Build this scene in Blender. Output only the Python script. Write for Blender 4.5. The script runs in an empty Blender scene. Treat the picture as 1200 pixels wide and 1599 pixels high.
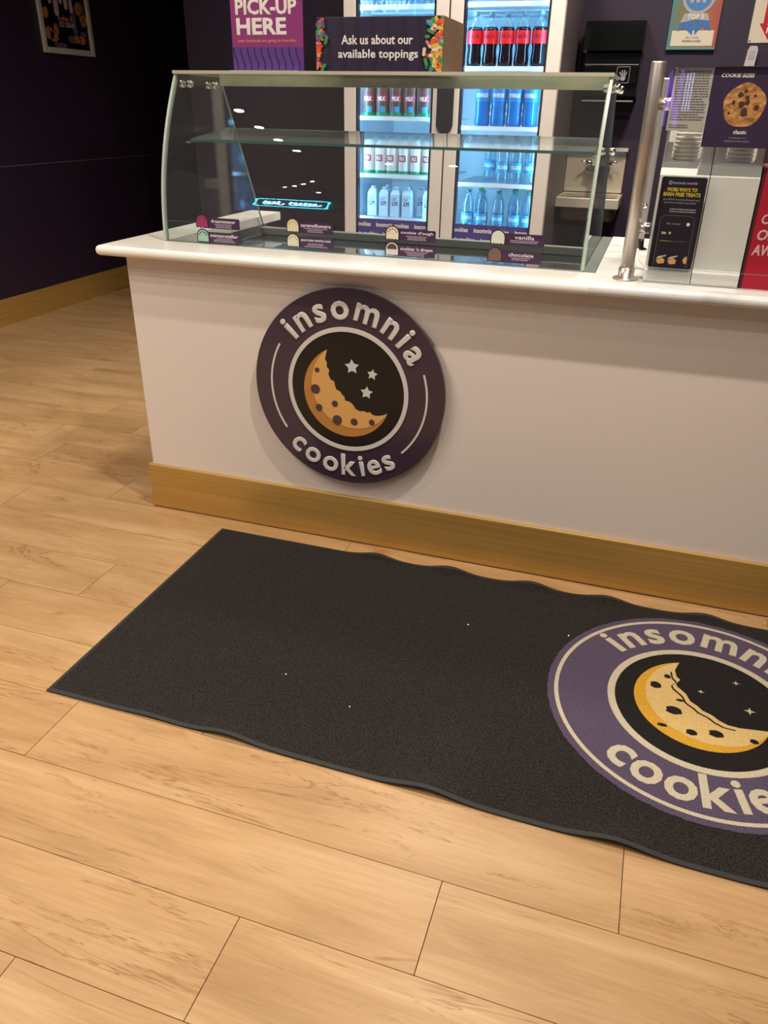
import bpy, bmesh, math, random
from mathutils import Matrix, Vector
random.seed(7)
PI = math.pi
scene = bpy.context.scene
COL = scene.collection

# ------------------------------------------------------------------ camera
PITCH, YAW, ROLL, FPX = 0.481755, -0.312364, 0.018986, 1205.99
_cp, _sp, _cy, _sy = math.cos(PITCH), math.sin(PITCH), math.cos(YAW), math.sin(YAW)
_f = Vector((_sy*_cp, _cy*_cp, -_sp)); _r = Vector((_cy, -_sy, 0)); _u = _r.cross(_f)
_c, _s = math.cos(ROLL), math.sin(ROLL)
_R, _U = _c*_r + _s*_u, -_s*_r + _c*_u
cam_data = bpy.data.cameras.new('camera'); cam = bpy.data.objects.new('camera', cam_data); COL.objects.link(cam)
mw = Matrix((( _R.x, _U.x, -_f.x, 1.59301), (_R.y, _U.y, -_f.y, -2.15293), (_R.z, _U.z, -_f.z, 1.32), (0, 0, 0, 1)))
cam.matrix_world = mw
cam_data.sensor_width = 36; cam_data.sensor_fit = 'AUTO'; cam_data.lens = FPX/1599*36
cam_data.clip_start = 0.02
scene.camera = cam

# ------------------------------------------------------------------ world, exposure
world = bpy.data.worlds.new('world'); scene.world = world; world.use_nodes = True
world.node_tree.nodes['Background'].inputs[0].default_value = (1.0, 0.89, 0.78, 1)
world.node_tree.nodes['Background'].inputs[1].default_value = 0.09
scene.view_settings.view_transform = 'Standard'; scene.view_settings.look = 'None'
scene.view_settings.gamma = 1; scene.view_settings.use_curve_mapping = False
scene.view_settings.exposure = 0.12
scene.cycles.transparent_max_bounces = 32
scene.cycles.max_bounces = 10

# ceiling spot lamps: position, power in watts
CEIL = 3.0
LAMPS = [(-0.76, -0.99, 13), (-0.76, -1.38, 13), (-0.76, -1.74, 13), (-0.76, -2.12, 13),
         (-0.23, -2.57, 6), (0.24, -2.54, 6), (1.55, -0.66, 35), (2.30, -1.65, 9), (2.3, -2.7, 6),
         (-1.96, -4.83, 9), (-1.77, -4.61, 9), (-1.57, -4.33, 9), (-1.34, -4.01, 9), (-1.8, -5.33, 7),
         (1.7, 1.55, 36), (0.75, 1.15, 27), (-1.2, 0.95, 9)]  # last lamp is added to brighten the left wall and floor
LAMP_COL = (1.0, 0.885, 0.765)

# ------------------------------------------------------------------ helpers
def srgb(r, g, b):
    f = lambda c: (c/255/12.92) if c/255 <= 0.04045 else ((c/255+0.055)/1.055)**2.4
    return (f(r), f(g), f(b), 1)

MATS = {}
def mat(name, col, rough=0.5, metal=0.0, spec=0.5, emit=None, estr=0.0, bump=None, vary=None, coat=0.0, sheen=0.0):
    if name in MATS: return MATS[name]
    m = bpy.data.materials.new(name); m.use_nodes = True; nt = m.node_tree
    b = nt.nodes['Principled BSDF']
    b.inputs['Base Color'].default_value = col if len(col) == 4 else (*col, 1)
    b.inputs['Roughness'].default_value = rough; b.inputs['Metallic'].default_value = metal
    b.inputs['Specular IOR Level'].default_value = spec
    b.inputs['Coat Weight'].default_value = coat
    b.inputs['Sheen Weight'].default_value = sheen
    if emit: b.inputs['Emission Color'].default_value = emit; b.inputs['Emission Strength'].default_value = estr
    if bump or vary:
        tc = nt.nodes.new('ShaderNodeTexCoord')
    if bump:
        n = nt.nodes.new('ShaderNodeTexNoise'); n.inputs['Scale'].default_value = bump[0]; n.inputs['Detail'].default_value = 3
        bp = nt.nodes.new('ShaderNodeBump'); bp.inputs['Strength'].default_value = bump[1]; bp.inputs['Distance'].default_value = bump[2] if len(bump) > 2 else 0.002
        nt.links.new(tc.outputs['Object'], n.inputs['Vector']); nt.links.new(n.outputs['Fac'], bp.inputs['Height']); nt.links.new(bp.outputs['Normal'], b.inputs['Normal'])
    if vary:  # (scale, second colour, low, high[, stretch])
        n = nt.nodes.new('ShaderNodeTexNoise'); n.inputs['Scale'].default_value = vary[0]; n.inputs['Detail'].default_value = 5
        r = nt.nodes.new('ShaderNodeValToRGB'); r.color_ramp.elements[0].position = vary[2]; r.color_ramp.elements[1].position = vary[3]
        r.color_ramp.elements[0].color = col if len(col) == 4 else (*col, 1); r.color_ramp.elements[1].color = vary[1]
        src = tc.outputs['Object']
        if len(vary) > 4:
            mp = nt.nodes.new('ShaderNodeMapping'); mp.inputs['Scale'].default_value = vary[4]; nt.links.new(src, mp.inputs['Vector']); src = mp.outputs['Vector']
        nt.links.new(src, n.inputs['Vector']); nt.links.new(n.outputs['Fac'], r.inputs['Fac']); nt.links.new(r.outputs['Color'], b.inputs['Base Color'])
    MATS[name] = m; return m

def glass(name, tint=(1, 1, 1, 1), f0=0.04, rough=0.0, milk=0.0, milkcol=(0.8, 0.85, 0.8, 1)):
    if name in MATS: return MATS[name]
    m = bpy.data.materials.new(name); m.use_nodes = True; nt = m.node_tree
    for n in list(nt.nodes): nt.nodes.remove(n)
    out = nt.nodes.new('ShaderNodeOutputMaterial'); tr = nt.nodes.new('ShaderNodeBsdfTransparent'); tr.inputs[0].default_value = tint
    gl = nt.nodes.new('ShaderNodeBsdfGlossy'); gl.inputs['Roughness'].default_value = rough
    lw = nt.nodes.new('ShaderNodeLayerWeight'); lw.inputs['Blend'].default_value = 0.5
    pw = nt.nodes.new('ShaderNodeMath'); pw.operation = 'POWER'; pw.inputs[1].default_value = 5
    ma = nt.nodes.new('ShaderNodeMath'); ma.operation = 'MULTIPLY_ADD'; ma.inputs[1].default_value = 0.9-f0; ma.inputs[2].default_value = f0
    mx = nt.nodes.new('ShaderNodeMixShader')
    nt.links.new(lw.outputs['Facing'], pw.inputs[0]); nt.links.new(pw.outputs[0], ma.inputs[0]); nt.links.new(ma.outputs[0], mx.inputs[0])
    base = tr.outputs[0]
    if milk > 0:
        df = nt.nodes.new('ShaderNodeBsdfTranslucent' if name.startswith('scuffed') else 'ShaderNodeBsdfDiffuse'); df.inputs['Color'].default_value = milkcol
        m2 = nt.nodes.new('ShaderNodeMixShader'); m2.inputs[0].default_value = milk
        nt.links.new(tr.outputs[0], m2.inputs[1]); nt.links.new(df.outputs[0], m2.inputs[2]); base = m2.outputs[0]
    nt.links.new(base, mx.inputs[1]); nt.links.new(gl.outputs[0], mx.inputs[2]); nt.links.new(mx.outputs[0], out.inputs[0])
    MATS[name] = m; return m

def empty(name, loc, label=None, cat=None, group=None):
    o = bpy.data.objects.new(name, None); o.empty_display_size = 0.05; o.location = loc; COL.objects.link(o)
    if label: tag(o, label, cat, group)
    return o

def tag(o, label=None, cat=None, group=None, kind=None):
    if label: o['label'] = label
    if cat: o['category'] = cat
    if group: o['group'] = group
    if kind: o['kind'] = kind
    return o

ABS = {}   # world position of every object's origin
def link(name, me, m, parent=None, loc=None):
    o = bpy.data.objects.new(name, me)
    if m is not None:
        for q in (m if isinstance(m, (list, tuple)) else [m]): me.materials.append(q)
    COL.objects.link(o)
    if loc is not None: o.location = loc
    if parent is not None:
        o.parent = parent
        p = Vector(parent.location) if parent.type == 'EMPTY' else Vector((0, 0, 0))
        o.matrix_parent_inverse = Matrix.Translation(-p)
        # meshes are written in world coordinates, so a mesh parent keeps its origin at zero offset
    return o

def rebase(o, loc):
    """move a top-level mesh object's origin to loc without moving the mesh"""
    o.data.transform(Matrix.Translation(-Vector(loc))); o.location = loc; return o

def bm_obj(name, bm, m, parent=None, smooth=False, M=None):
    me = bpy.data.meshes.new(name)
    if M is not None: bmesh.ops.transform(bm, matrix=M, verts=bm.verts)
    bmesh.ops.recalc_face_normals(bm, faces=bm.faces)
    bm.to_mesh(me); bm.free()
    if smooth:
        for p in me.polygons: p.use_smooth = True
    return link(name, me, m, parent)

def bm_box(bm, x0, x1, y0, y1, z0, z1, bev=0.0, seg=2):
    r = bmesh.ops.create_cube(bm, size=1.0)
    vs = r['verts']
    for v in vs: v.co = Vector(((x0+x1)/2 + v.co.x*(x1-x0), (y0+y1)/2 + v.co.y*(y1-y0), (z0+z1)/2 + v.co.z*(z1-z0)))
    if bev:
        es = set()
        for v in vs: es.update(v.link_edges)
        bmesh.ops.bevel(bm, geom=list(es), offset=bev, segments=seg, profile=0.5, affect='EDGES')

def box(name, x0, x1, y0, y1, z0, z1, m, parent=None, bev=0.0, seg=2):
    bm = bmesh.new(); bm_box(bm, x0, x1, y0, y1, z0, z1, bev, seg)
    return bm_obj(name, bm, m, parent)

def bm_prism(bm, pts, d0, d1, f):
    """closed outline pts (2D), extruded from d0 to d1; f(a,b,d) -> 3D"""
    n = len(pts)
    a = [bm.verts.new(f(p[0], p[1], d0)) for p in pts]; b = [bm.verts.new(f(p[0], p[1], d1)) for p in pts]
    bm.faces.new(a); bm.faces.new(list(reversed(b)))
    for i in range(n):
        j = (i+1) % n; bm.faces.new((a[i], b[i], b[j], a[j]))

XZ = lambda a, b, d: (a, d, b)      # outline in x,z, extruded along y
YZ = lambda a, b, d: (d, a, b)      # outline in y,z, extruded along x
XY = lambda a, b, d: (a, b, d)
def prism(name, pts, d0, d1, f, m, parent=None):
    bm = bmesh.new(); bm_prism(bm, pts, d0, d1, f); return bm_obj(name, bm, m, parent)

def bm_ring(bm, r0, r1, d0, d1, f, a0=0.0, a1=2*PI, n=72):
    full = abs(a1-a0) > 2*PI-1e-4
    k = n if full else n+1
    rows = []
    for i in range(k):
        t = a0+(a1-a0)*i/n; c, s = math.cos(t), math.sin(t)
        rows.append([bm.verts.new(f(r*c, r*s, d)) for r, d in ((r0, d0), (r1, d0), (r1, d1), (r0, d1))])
    for i in range(n if full else n):
        A, B = rows[i], rows[(i+1) % k]
        for q in range(4):
            p = (q+1) % 4; bm.faces.new((A[q], A[p], B[p], B[q]))
    if not full: bm.faces.new(rows[0]); bm.faces.new(list(reversed(rows[-1])))

def rrect(x0, x1, y0, y1, r, n=6):
    out = []
    for cx, cy, a in ((x1-r, y1-r, 0), (x0+r, y1-r, PI/2), (x0+r, y0+r, PI), (x1-r, y0+r, 1.5*PI)):
        for i in range(n+1):
            t = a+PI/2*i/n; out.append((cx+r*math.cos(t), cy+r*math.sin(t)))
    return out

def disc_pts(cx, cy, r, n=24): return [(cx+r*math.cos(2*PI*i/n), cy+r*math.sin(2*PI*i/n)) for i in range(n)]

def bm_lathe(bm, prof, cx=0, cy=0, seg=24, M=None):
    rows = []
    for r, z in prof:
        rows.append([bm.verts.new((cx+max(r, 1e-5)*math.cos(2*PI*i/seg), cy+max(r, 1e-5)*math.sin(2*PI*i/seg), z)) for i in range(seg)])
    for A, B in zip(rows, rows[1:]):
        for i in range(seg):
            j = (i+1) % seg; bm.faces.new((A[i], A[j], B[j], B[i]))
    bm.faces.new(list(reversed(rows[0]))); bm.faces.new(rows[-1])

def lathe(name, prof, m, parent=None, cx=0, cy=0, seg=24, M=None):
    bm = bmesh.new(); bm_lathe(bm, prof, cx, cy, seg); o = bm_obj(name, bm, m, parent, smooth=True, M=M)
    return o

def bm_tube(bm, pts, r, seg=10, closed=False):
    pts = [Vector(p) for p in pts]; n = len(pts); rows = []
    up = Vector((0, 0, 1))
    for i, p in enumerate(pts):
        if closed: t = pts[(i+1) % n]-pts[i-1]
        else: t = pts[min(i+1, n-1)]-pts[max(i-1, 0)]
        t.normalize()
        a = t.cross(up)
        if a.length < 1e-3: a = t.cross(Vector((0, 1, 0)))
        a.normalize(); b = t.cross(a)
        rows.append([bm.verts.new(p+r*(math.cos(2*PI*k/seg)*a+math.sin(2*PI*k/seg)*b)) for k in range(seg)])
    for i in range(n if closed else n-1):
        A, B = rows[i], rows[(i+1) % n]
        for k in range(seg):
            j = (k+1) % seg; bm.faces.new((A[k], A[j], B[j], B[k]))
    if not closed: bm.faces.new(rows[0]); bm.faces.new(list(reversed(rows[-1])))

def tube(name, pts, r, m, parent=None, seg=10, closed=False):
    bm = bmesh.new(); bm_tube(bm, pts, r, seg, closed); return bm_obj(name, bm, m, parent, smooth=True)

# ---- lettering: built-in font turned into thin solid meshes
def text_mesh(s, size=1.0, bold=0.0, thick=0.0, align='LEFT', shear=0.0, spacing=1.0, res=3):
    cu = bpy.data.curves.new('lettering', 'FONT'); cu.body = s; cu.size = size; cu.extrude = thick/2; cu.bevel_depth = bold*size*0.8; cu.bevel_resolution = 0
    cu.align_x = align; cu.shear = shear; cu.space_character = spacing; cu.resolution_u = res
    o = bpy.data.objects.new('lettering', cu); COL.objects.link(o)
    dg = bpy.context.evaluated_depsgraph_get()
    me = bpy.data.meshes.new_from_object(o.evaluated_get(dg))
    bpy.data.objects.remove(o); bpy.data.curves.remove(cu)
    me.materials.clear()
    return me

def ext(me):
    xs = [v.co.x for v in me.vertices]; ys = [v.co.y for v in me.vertices]
    return min(xs), max(xs), min(ys), max(ys)

def fit_text(name, s, x0, x1, z0, z1, y, m, parent=None, bold=0.0, shear=0.0, thick=0.0006, keep=False, wrap=None):
    """lettering on a wall that faces -y; its ink box is x0..x1, z0..z1"""
    me = text_mesh(s, 1.0, bold, 0.001, shear=shear, res=2)
    a, b, c, d = ext(me)
    sx, sz = (x1-x0)/(b-a), (z1-z0)/(d-c)
    for v in me.vertices:
        x = x0+(v.co.x-a)*sx; z = z0+(v.co.y-c)*sz; dy = -thick/2 if v.co.z > 0 else thick/2
        if wrap:
            cx, cy, r = wrap; t = (x-cx)/r
            v.co = (cx+(r-dy)*math.sin(t), cy-(r-dy)*math.cos(t), z)
        else: v.co = (x, y+dy, z)
    return link(name, me, m, parent)

GM = {}
def glyph(ch, bold):
    if (ch, bold) not in GM: GM[(ch, bold)] = text_mesh(ch, 1.0, bold, 0.001, res=3)
    return GM[(ch, bold)]

def arc_text(name, s, R, a0, a1, xh, m, parent, f, d0, d1, bold=0.03, flip=False):
    """letters along a circle of baseline radius R, ink running from angle a0 to a1 (degrees); flip = read along the bottom"""
    xm = ext(glyph('x', bold)); sc = xh/xm[3]
    ws = []
    for ch in s:
        e = ext(glyph(ch, bold)); ws.append((e[0]*sc, e[1]*sc))
    tot = sum(b-a for a, b in ws); rr = R-0.45*xh if flip else R+0.45*xh
    arc = abs(math.radians(a1-a0))*rr
    st = 1.0; gap = (arc-tot)/(len(s)-1)
    if gap < 0.10*xh: st = (arc-0.10*xh*(len(s)-1))/tot; gap = 0.10*xh
    pos = 0
    for ch, (a, b) in zip(s, ws):
        w = (b-a)*st; mid = pos+w/2; pos += w+gap
        ang = math.radians(a0)+(1 if flip else -1)*mid/rr
        me = glyph(ch, bold).copy()
        for v in me.vertices:
            x = (v.co.x*sc-(a+b)/2)*st; y = v.co.y*sc; d = d0 if v.co.z < 0 else (d1 if v.co.z > 0.0006 or bold == 0 else d1+(d0-d1)*0.12)
            if flip: ra, tx = -(R-y), x; rad = R-y; px = rad*math.cos(ang)-x*math.sin(ang); py = rad*math.sin(ang)+x*math.cos(ang)
            else: rad = R+y; px = rad*math.cos(ang)+x*math.sin(ang); py = rad*math.sin(ang)-x*math.cos(ang)
            v.co = f(px, py, d)
        if f is not None and abs(f(0, 0, 1)[2]-f(0, 0, 0)[2]) > 0.5:
            for p in me.polygons: p.use_smooth = False
        link(name, me, m, parent)

def star_pts(cx, cy, r, rot, k=0.5):
    return [(cx+(r if i % 2 == 0 else r*k)*math.cos(rot+PI*i/5), cy+(r if i % 2 == 0 else r*k)*math.sin(rot+PI*i/5)) for i in range(10)]

def clone(root, loc, label=None):
    r = root.copy(); COL.objects.link(r); r.location = loc
    if label: r['label'] = label
    for ch in list(root.children):
        c = ch.copy(); COL.objects.link(c); c.parent = r
        for g in list(ch.children):
            d = g.copy(); COL.objects.link(d); d.parent = c
    return r

# ------------------------------------------------------------------ materials
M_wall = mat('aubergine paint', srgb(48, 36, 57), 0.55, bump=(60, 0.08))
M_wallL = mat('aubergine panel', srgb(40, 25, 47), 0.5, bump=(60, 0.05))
M_ceil = mat('ceiling paint', srgb(70, 62, 66), 0.9)
M_brass = mat('brushed brass', srgb(196, 156, 86), 0.44, 0.42, vary=(3, srgb(182, 142, 72), 0.35, 0.7, (0.4, 1, 30)))
M_white = mat('white laminate', srgb(226, 214, 204), 0.38, bump=(30, 0.02))
M_top = mat('white solid surface', srgb(240, 236, 226), 0.25)
M_marble = mat('white marble', srgb(226, 226, 222), 0.25, vary=(5, srgb(176, 178, 180), 0.55, 0.75, (1, 2.2, 1)))
M_steel = mat('brushed steel', srgb(200, 190, 180), 0.42, 0.9)
M_chrome = mat('polished steel', srgb(225, 222, 218), 0.12, 1.0)
M_sink = mat('satin stainless', srgb(224, 214, 192), 0.34, 0.5)
M_black = mat('black gloss plastic', srgb(14, 13, 15), 0.12)
M_blackm = mat('black matte', srgb(20, 19, 22), 0.6)
M_seam = mat('dark joint', srgb(70, 48, 28), 0.9)
M_purp = mat('purple print', srgb(58, 38, 72), 0.45)
M_white2 = mat('white print', srgb(240, 234, 226), 0.5)
M_cream = mat('cream paper', srgb(222, 212, 190), 0.7)
M_glass = glass('clear glass', (0.975, 0.985, 0.98, 1), 0.045, milk=0.012, milkcol=(0.7, 0.7, 0.7, 1))
M_glassedge = mat('green glass edge', srgb(120, 150, 140), 0.2)
M_glassedge2 = mat('dark green glass edge', srgb(58, 96, 92), 0.15)

def wood():
    m = bpy.data.materials.new('maple plank'); m.use_nodes = True; nt = m.node_tree; b = nt.nodes['Principled BSDF']; L = nt.links.new
    N = nt.nodes.new
    tc = N('ShaderNodeTexCoord'); oi = N('ShaderNodeObjectInfo')
    sc = N('ShaderNodeVectorMath'); sc.operation = 'SCALE'; sc.inputs[0].default_value = (37, 53, 11); L(oi.outputs['Random'], sc.inputs['Scale'])
    ad = N('ShaderNodeVectorMath'); ad.operation = 'ADD'; L(tc.outputs['Object'], ad.inputs[0]); L(sc.outputs[0], ad.inputs[1])
    def noise(scale, stretch, detail=6, rough=0.6, dist=0.0):
        mp = N('ShaderNodeMapping'); mp.inputs['Scale'].default_value = stretch; L(ad.outputs[0], mp.inputs['Vector'])
        n = N('ShaderNodeTexNoise'); n.inputs['Scale'].default_value = scale; n.inputs['Detail'].default_value = detail; n.inputs['Roughness'].default_value = rough; n.inputs['Distortion'].default_value = dist
        L(mp.outputs[0], n.inputs['Vector']); return n
    def ramp(src, stops):
        r = N('ShaderNodeValToRGB'); cr = r.color_ramp
        cr.elements[0].position = stops[0][0]; cr.elements[0].color = stops[0][1]
        cr.elements[1].position = stops[-1][0]; cr.elements[1].color = stops[-1][1]
        for p, c in stops[1:-1]:
            e = cr.elements.new(p); e.color = c
        L(src, r.inputs['Fac']); return r
    def mix(fac, a, bcol, mode='MIX', f=None):
        x = N('ShaderNodeMix'); x.data_type = 'RGBA'; x.blend_type = mode
        if f is not None: x.inputs['Factor'].default_value = f
        else: L(fac, x.inputs['Factor'])
        L(a, x.inputs['A'])
        if isinstance(bcol, tuple): x.inputs['B'].default_value = bcol
        else: L(bcol, x.inputs['B'])
        return x.outputs['Result']
    base = ramp(noise(2.2, (0.9, 5.0, 1), 4, 0.55, 0.6).outputs['Fac'], [(0.28, srgb(170, 134, 91)), (0.5, srgb(188, 151, 106)), (0.74, srgb(202, 169, 126))])
    fine = ramp(noise(9, (0.7, 16, 1), 6, 0.7, 0.3).outputs['Fac'], [(0.3, (0.80, 0.76, 0.70, 1)), (0.62, (1, 1, 1, 1))])
    c = mix(None, base.outputs[0], fine.outputs[0], 'MULTIPLY', 0.8)
    # dark mineral streaks: thin level lines of a stretched noise
    ns = noise(1.6, (0.9, 5.5, 1), 5, 0.62, 1.2)
    sb = N('ShaderNodeMath'); sb.operation = 'SUBTRACT'; sb.inputs[1].default_value = 0.56; L(ns.outputs['Fac'], sb.inputs[0])
    ab = N('ShaderNodeMath'); ab.operation = 'ABSOLUTE'; L(sb.outputs[0], ab.inputs[0])
    st = ramp(ab.outputs[0], [(0.0, (1, 1, 1, 1)), (0.014, (0, 0, 0, 1))])
    msk = ramp(noise(2.0, (1, 2.5, 1), 2).outputs['Fac'], [(0.42, (0, 0, 0, 1)), (0.58, (1, 1, 1, 1))])
    mm = N('ShaderNodeMath'); mm.operation = 'MULTIPLY'; L(st.outputs[0], mm.inputs[0]); L(msk.outputs[0], mm.inputs[1])
    m3 = N('ShaderNodeMath'); m3.operation = 'MULTIPLY'; m3.inputs[1].default_value = 0.72; L(mm.outputs[0], m3.inputs[0])
    c = mix(m3.outputs[0], c, srgb(132, 88, 52))
    n2 = noise(2.6, (0.55, 7.0, 1), 4, 0.6, 0.5)
    s2 = N('ShaderNodeMath'); s2.operation = 'SUBTRACT'; s2.inputs[1].default_value = 0.47; L(n2.outputs['Fac'], s2.inputs[0])
    a2 = N('ShaderNodeMath'); a2.operation = 'ABSOLUTE'; L(s2.outputs[0], a2.inputs[0])
    st2 = ramp(a2.outputs[0], [(0.0, (0.5, 0.5, 0.5, 1)), (0.010, (0, 0, 0, 1))])
    mk2 = ramp(noise(1.3, (1, 3, 1), 2).outputs['Fac'], [(0.5, (0, 0, 0, 1)), (0.62, (1, 1, 1, 1))])
    mm2 = N('ShaderNodeMath'); mm2.operation = 'MULTIPLY'; L(st2.outputs[0], mm2.inputs[0]); L(mk2.outputs[0], mm2.inputs[1])
    c = mix(mm2.outputs[0], c, srgb(140, 94, 54))
    # knots
    vo = N('ShaderNodeTexVoronoi'); vo.inputs['Scale'].default_value = 2.3
    mp = N('ShaderNodeMapping'); mp.inputs['Scale'].default_value = (1, 2.2, 1); L(ad.outputs[0], mp.inputs['Vector'])
    dn = noise(14, (1, 2, 1), 3); dm = N('ShaderNodeMix'); dm.data_type = 'RGBA'; dm.blend_type = 'LINEAR_LIGHT'; dm.inputs['Factor'].default_value = 0.06
    L(mp.outputs[0], dm.inputs['A']); L(dn.outputs['Color'], dm.inputs['B']); L(dm.outputs['Result'], vo.inputs['Vector'])
    kn = ramp(vo.outputs['Distance'], [(0.03, (0.75, 0.75, 0.75, 1)), (0.15, (0, 0, 0, 1))])
    c = mix(kn.outputs[0], c, srgb(160, 100, 54))
    # plank to plank tint
    tr = ramp(oi.outputs['Random'], [(0.0, (0.92, 0.90, 0.87, 1)), (1.0, (1.0, 1.0, 1.0, 1))])
    c = mix(None, c, tr.outputs[0], 'MULTIPLY', 1.0)
    L(c, b.inputs['Base Color']); b.inputs['Roughness'].default_value = 0.42; b.inputs['Specular IOR Level'].default_value = 0.35
    bp = N('ShaderNodeBump'); bp.inputs['Strength'].default_value = 0.06; bp.inputs['Distance'].default_value = 0.001
    L(fine.outputs[0], bp.inputs['Height']); L(bp.outputs[0], b.inputs['Normal'])
    return m
M_wood = wood()

# ------------------------------------------------------------------ the room
XW, YB = -2.393, 2.95          # left wall, back wall
floor = tag(box('floor', XW, 3.9, -3.4, 6.6, -0.02, -0.0045, M_seam), kind='structure')
W, LEN = 0.194, 1.313
KNOWN = {-9: 0.742, -8: 1.075, -7: 1.408, -6: 0.425, -3: 0.121, -1: -0.53, 0: -0.197, 2: -0.839, 3: -0.5}
PM = {}
for k in range(-17, 33):
    y0 = k*W-0.006
    off = KNOWN.get(k, (k*0.413+0.21) % LEN)
    xmax = 3.9 if y0 < 0.1 else 0.12
    x = off-LEN*math.ceil((off-XW)/LEN)
    while x < xmax:
        a, b = max(x, XW), min(x+LEN, xmax)
        x += LEN
        if b-a < 0.03: continue
        if y0 < -1.2 and a > 3.0: continue
        key = (round(b-a, 3))
        if key not in PM:
            bm = bmesh.new(); h = (b-a)/2-0.0009; w = W/2-0.0007
            bm_box(bm, -h, h, -w, w, -0.004, 0)
            me = bpy.data.meshes.new('plank'); bm.to_mesh(me); bm.free(); me.materials.append(M_wood); PM[key] = me
        o = bpy.data.objects.new('plank', PM[key]); COL.objects.link(o); o.location = ((a+b)/2, y0+W/2, 0); o.parent = floor

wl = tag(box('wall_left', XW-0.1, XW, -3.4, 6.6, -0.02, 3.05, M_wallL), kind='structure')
# wall cladding: a lower and an upper board with a hairline joint between
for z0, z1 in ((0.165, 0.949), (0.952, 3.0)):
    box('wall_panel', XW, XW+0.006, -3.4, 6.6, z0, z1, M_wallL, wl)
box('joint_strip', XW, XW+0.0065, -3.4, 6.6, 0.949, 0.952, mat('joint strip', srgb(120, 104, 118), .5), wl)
tag(box('baseboard_left', XW, XW+0.016, -3.4, 6.6, 0.0, 0.165, M_brass, bev=0.002), kind='structure')
wb = tag(box('wall_back', -1.45, 3.9, YB, YB+0.12, -0.02, 3.05, M_wall), kind='structure')
tag(box('wall_corridor', XW, 3.9, 6.6, 6.7, -0.02, 3.05, M_wall), kind='structure')
tag(box('wall_right', 3.9, 4.0, -3.4, 3.07, -0.02, 3.05, M_wall), kind='structure')
tag(box('ceiling', XW-0.1, 4.0, -6.4, 6.7, 3.05, 3.12, M_ceil), kind='structure')

# ------------------------------------------------------------------ ceiling spots
M_lampface = mat('lit lens', (1, 0.9, 0.8, 1), 0.4, emit=(*LAMP_COL, 1), estr=12.0)
for i, (x, y, pw) in enumerate(LAMPS):
    ld = bpy.data.lights.new('spot_lamp', 'AREA'); ld.shape = 'DISK'; RL = 0.16 if y > 0 else 0.032; ld.size = 0.05 if y < 0 else 0.30; ld.energy = pw; ld.color = LAMP_COL; ld.spread = math.radians(150)
    lo = bpy.data.objects.new('spot_lamp', ld); COL.objects.link(lo); lo.location = (x, y, CEIL-0.012)
    t = empty('ceiling_spotlight', (x, y, 3.05), 'small round ceiling spotlight over the shop floor' if y < 0 else 'unseen wide round ceiling light past the counter front', 'ceiling light', 'shop floor spotlights' if y < 0 else 'lights behind the counter')
    bm = bmesh.new(); bm_ring(bm, RL, RL+0.013, CEIL-0.02, 3.05, lambda a, b, d: (x+a, y+b, d), n=24); bm_obj('housing', bm, M_blackm, t)
    prism('lens', disc_pts(x, y, RL, 24), CEIL-0.004, CEIL, XY, M_lampface, t)

# ------------------------------------------------------------------ counter
ct = empty('service_counter', (1.8, 0.5, 0), 'long white laminate service counter with a brass kick plate', 'counter')
box('front_panel', 0.014, 3.5, 0.014, 0.034, 0.0, 0.895, M_white, ct)
box('side_panel', 0.014, 0.034, 0.034, 0.98, 0.0, 0.895, M_white, ct)
box('back_panel', 0.034, 3.5, 0.80, 0.82, 0.0, 0.845, M_blackm, ct)
kp = box('kick_plate', 0.0, 3.5, 0.0, 0.014, 0.003, 0.172, M_brass, ct, bev=0.004)
box('kick_plate', 0.0, 0.014, 0.0145, 0.98, 0.003, 0.172, M_brass, ct, bev=0.004)

def worktop(name, outline, z0, z1, rnd, m, label, cat, nose):
    bm = bmesh.new(); bm_prism(bm, outline, z0, z1, XY)
    bm.verts.ensure_lookup_table()
    es = [e for e in bm.edges if nose(e.verts[0].co) and nose(e.verts[1].co) and not (abs(e.verts[0].co.z-e.verts[1].co.z) > 0.01 and e.verts[0].co.x > 0)]
    bmesh.ops.bevel(bm, geom=es, offset=rnd, segments=5, profile=0.5, affect='EDGES')
    o = bm_obj(name, bm, m, None, smooth=False)
    return tag(rebase(o, (outline[0][0], outline[0][1], z0)), label, cat)
ZT = 0.926
worktop('countertop', [(-0.058, -0.047), (1.4597, -0.047), (1.4597, 0.118), (0.09, 0.118), (0.09, 1.0), (-0.058, 1.0)], 0.8955, ZT, 0.0145, M_top,
        'white countertop with a rounded nose around the glass display case', 'countertop', lambda c: c.y < -0.04 or c.x < -0.05)
worktop('countertop', [(1.4602, -0.047), (3.5, -0.047), (3.5, 0.87), (1.4602, 0.87)], 0.8955, ZT, 0.0145, M_marble,
        'pale marbled countertop carrying the steel post and the cup dispensers', 'countertop', lambda c: c.y < -0.04)

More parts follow.
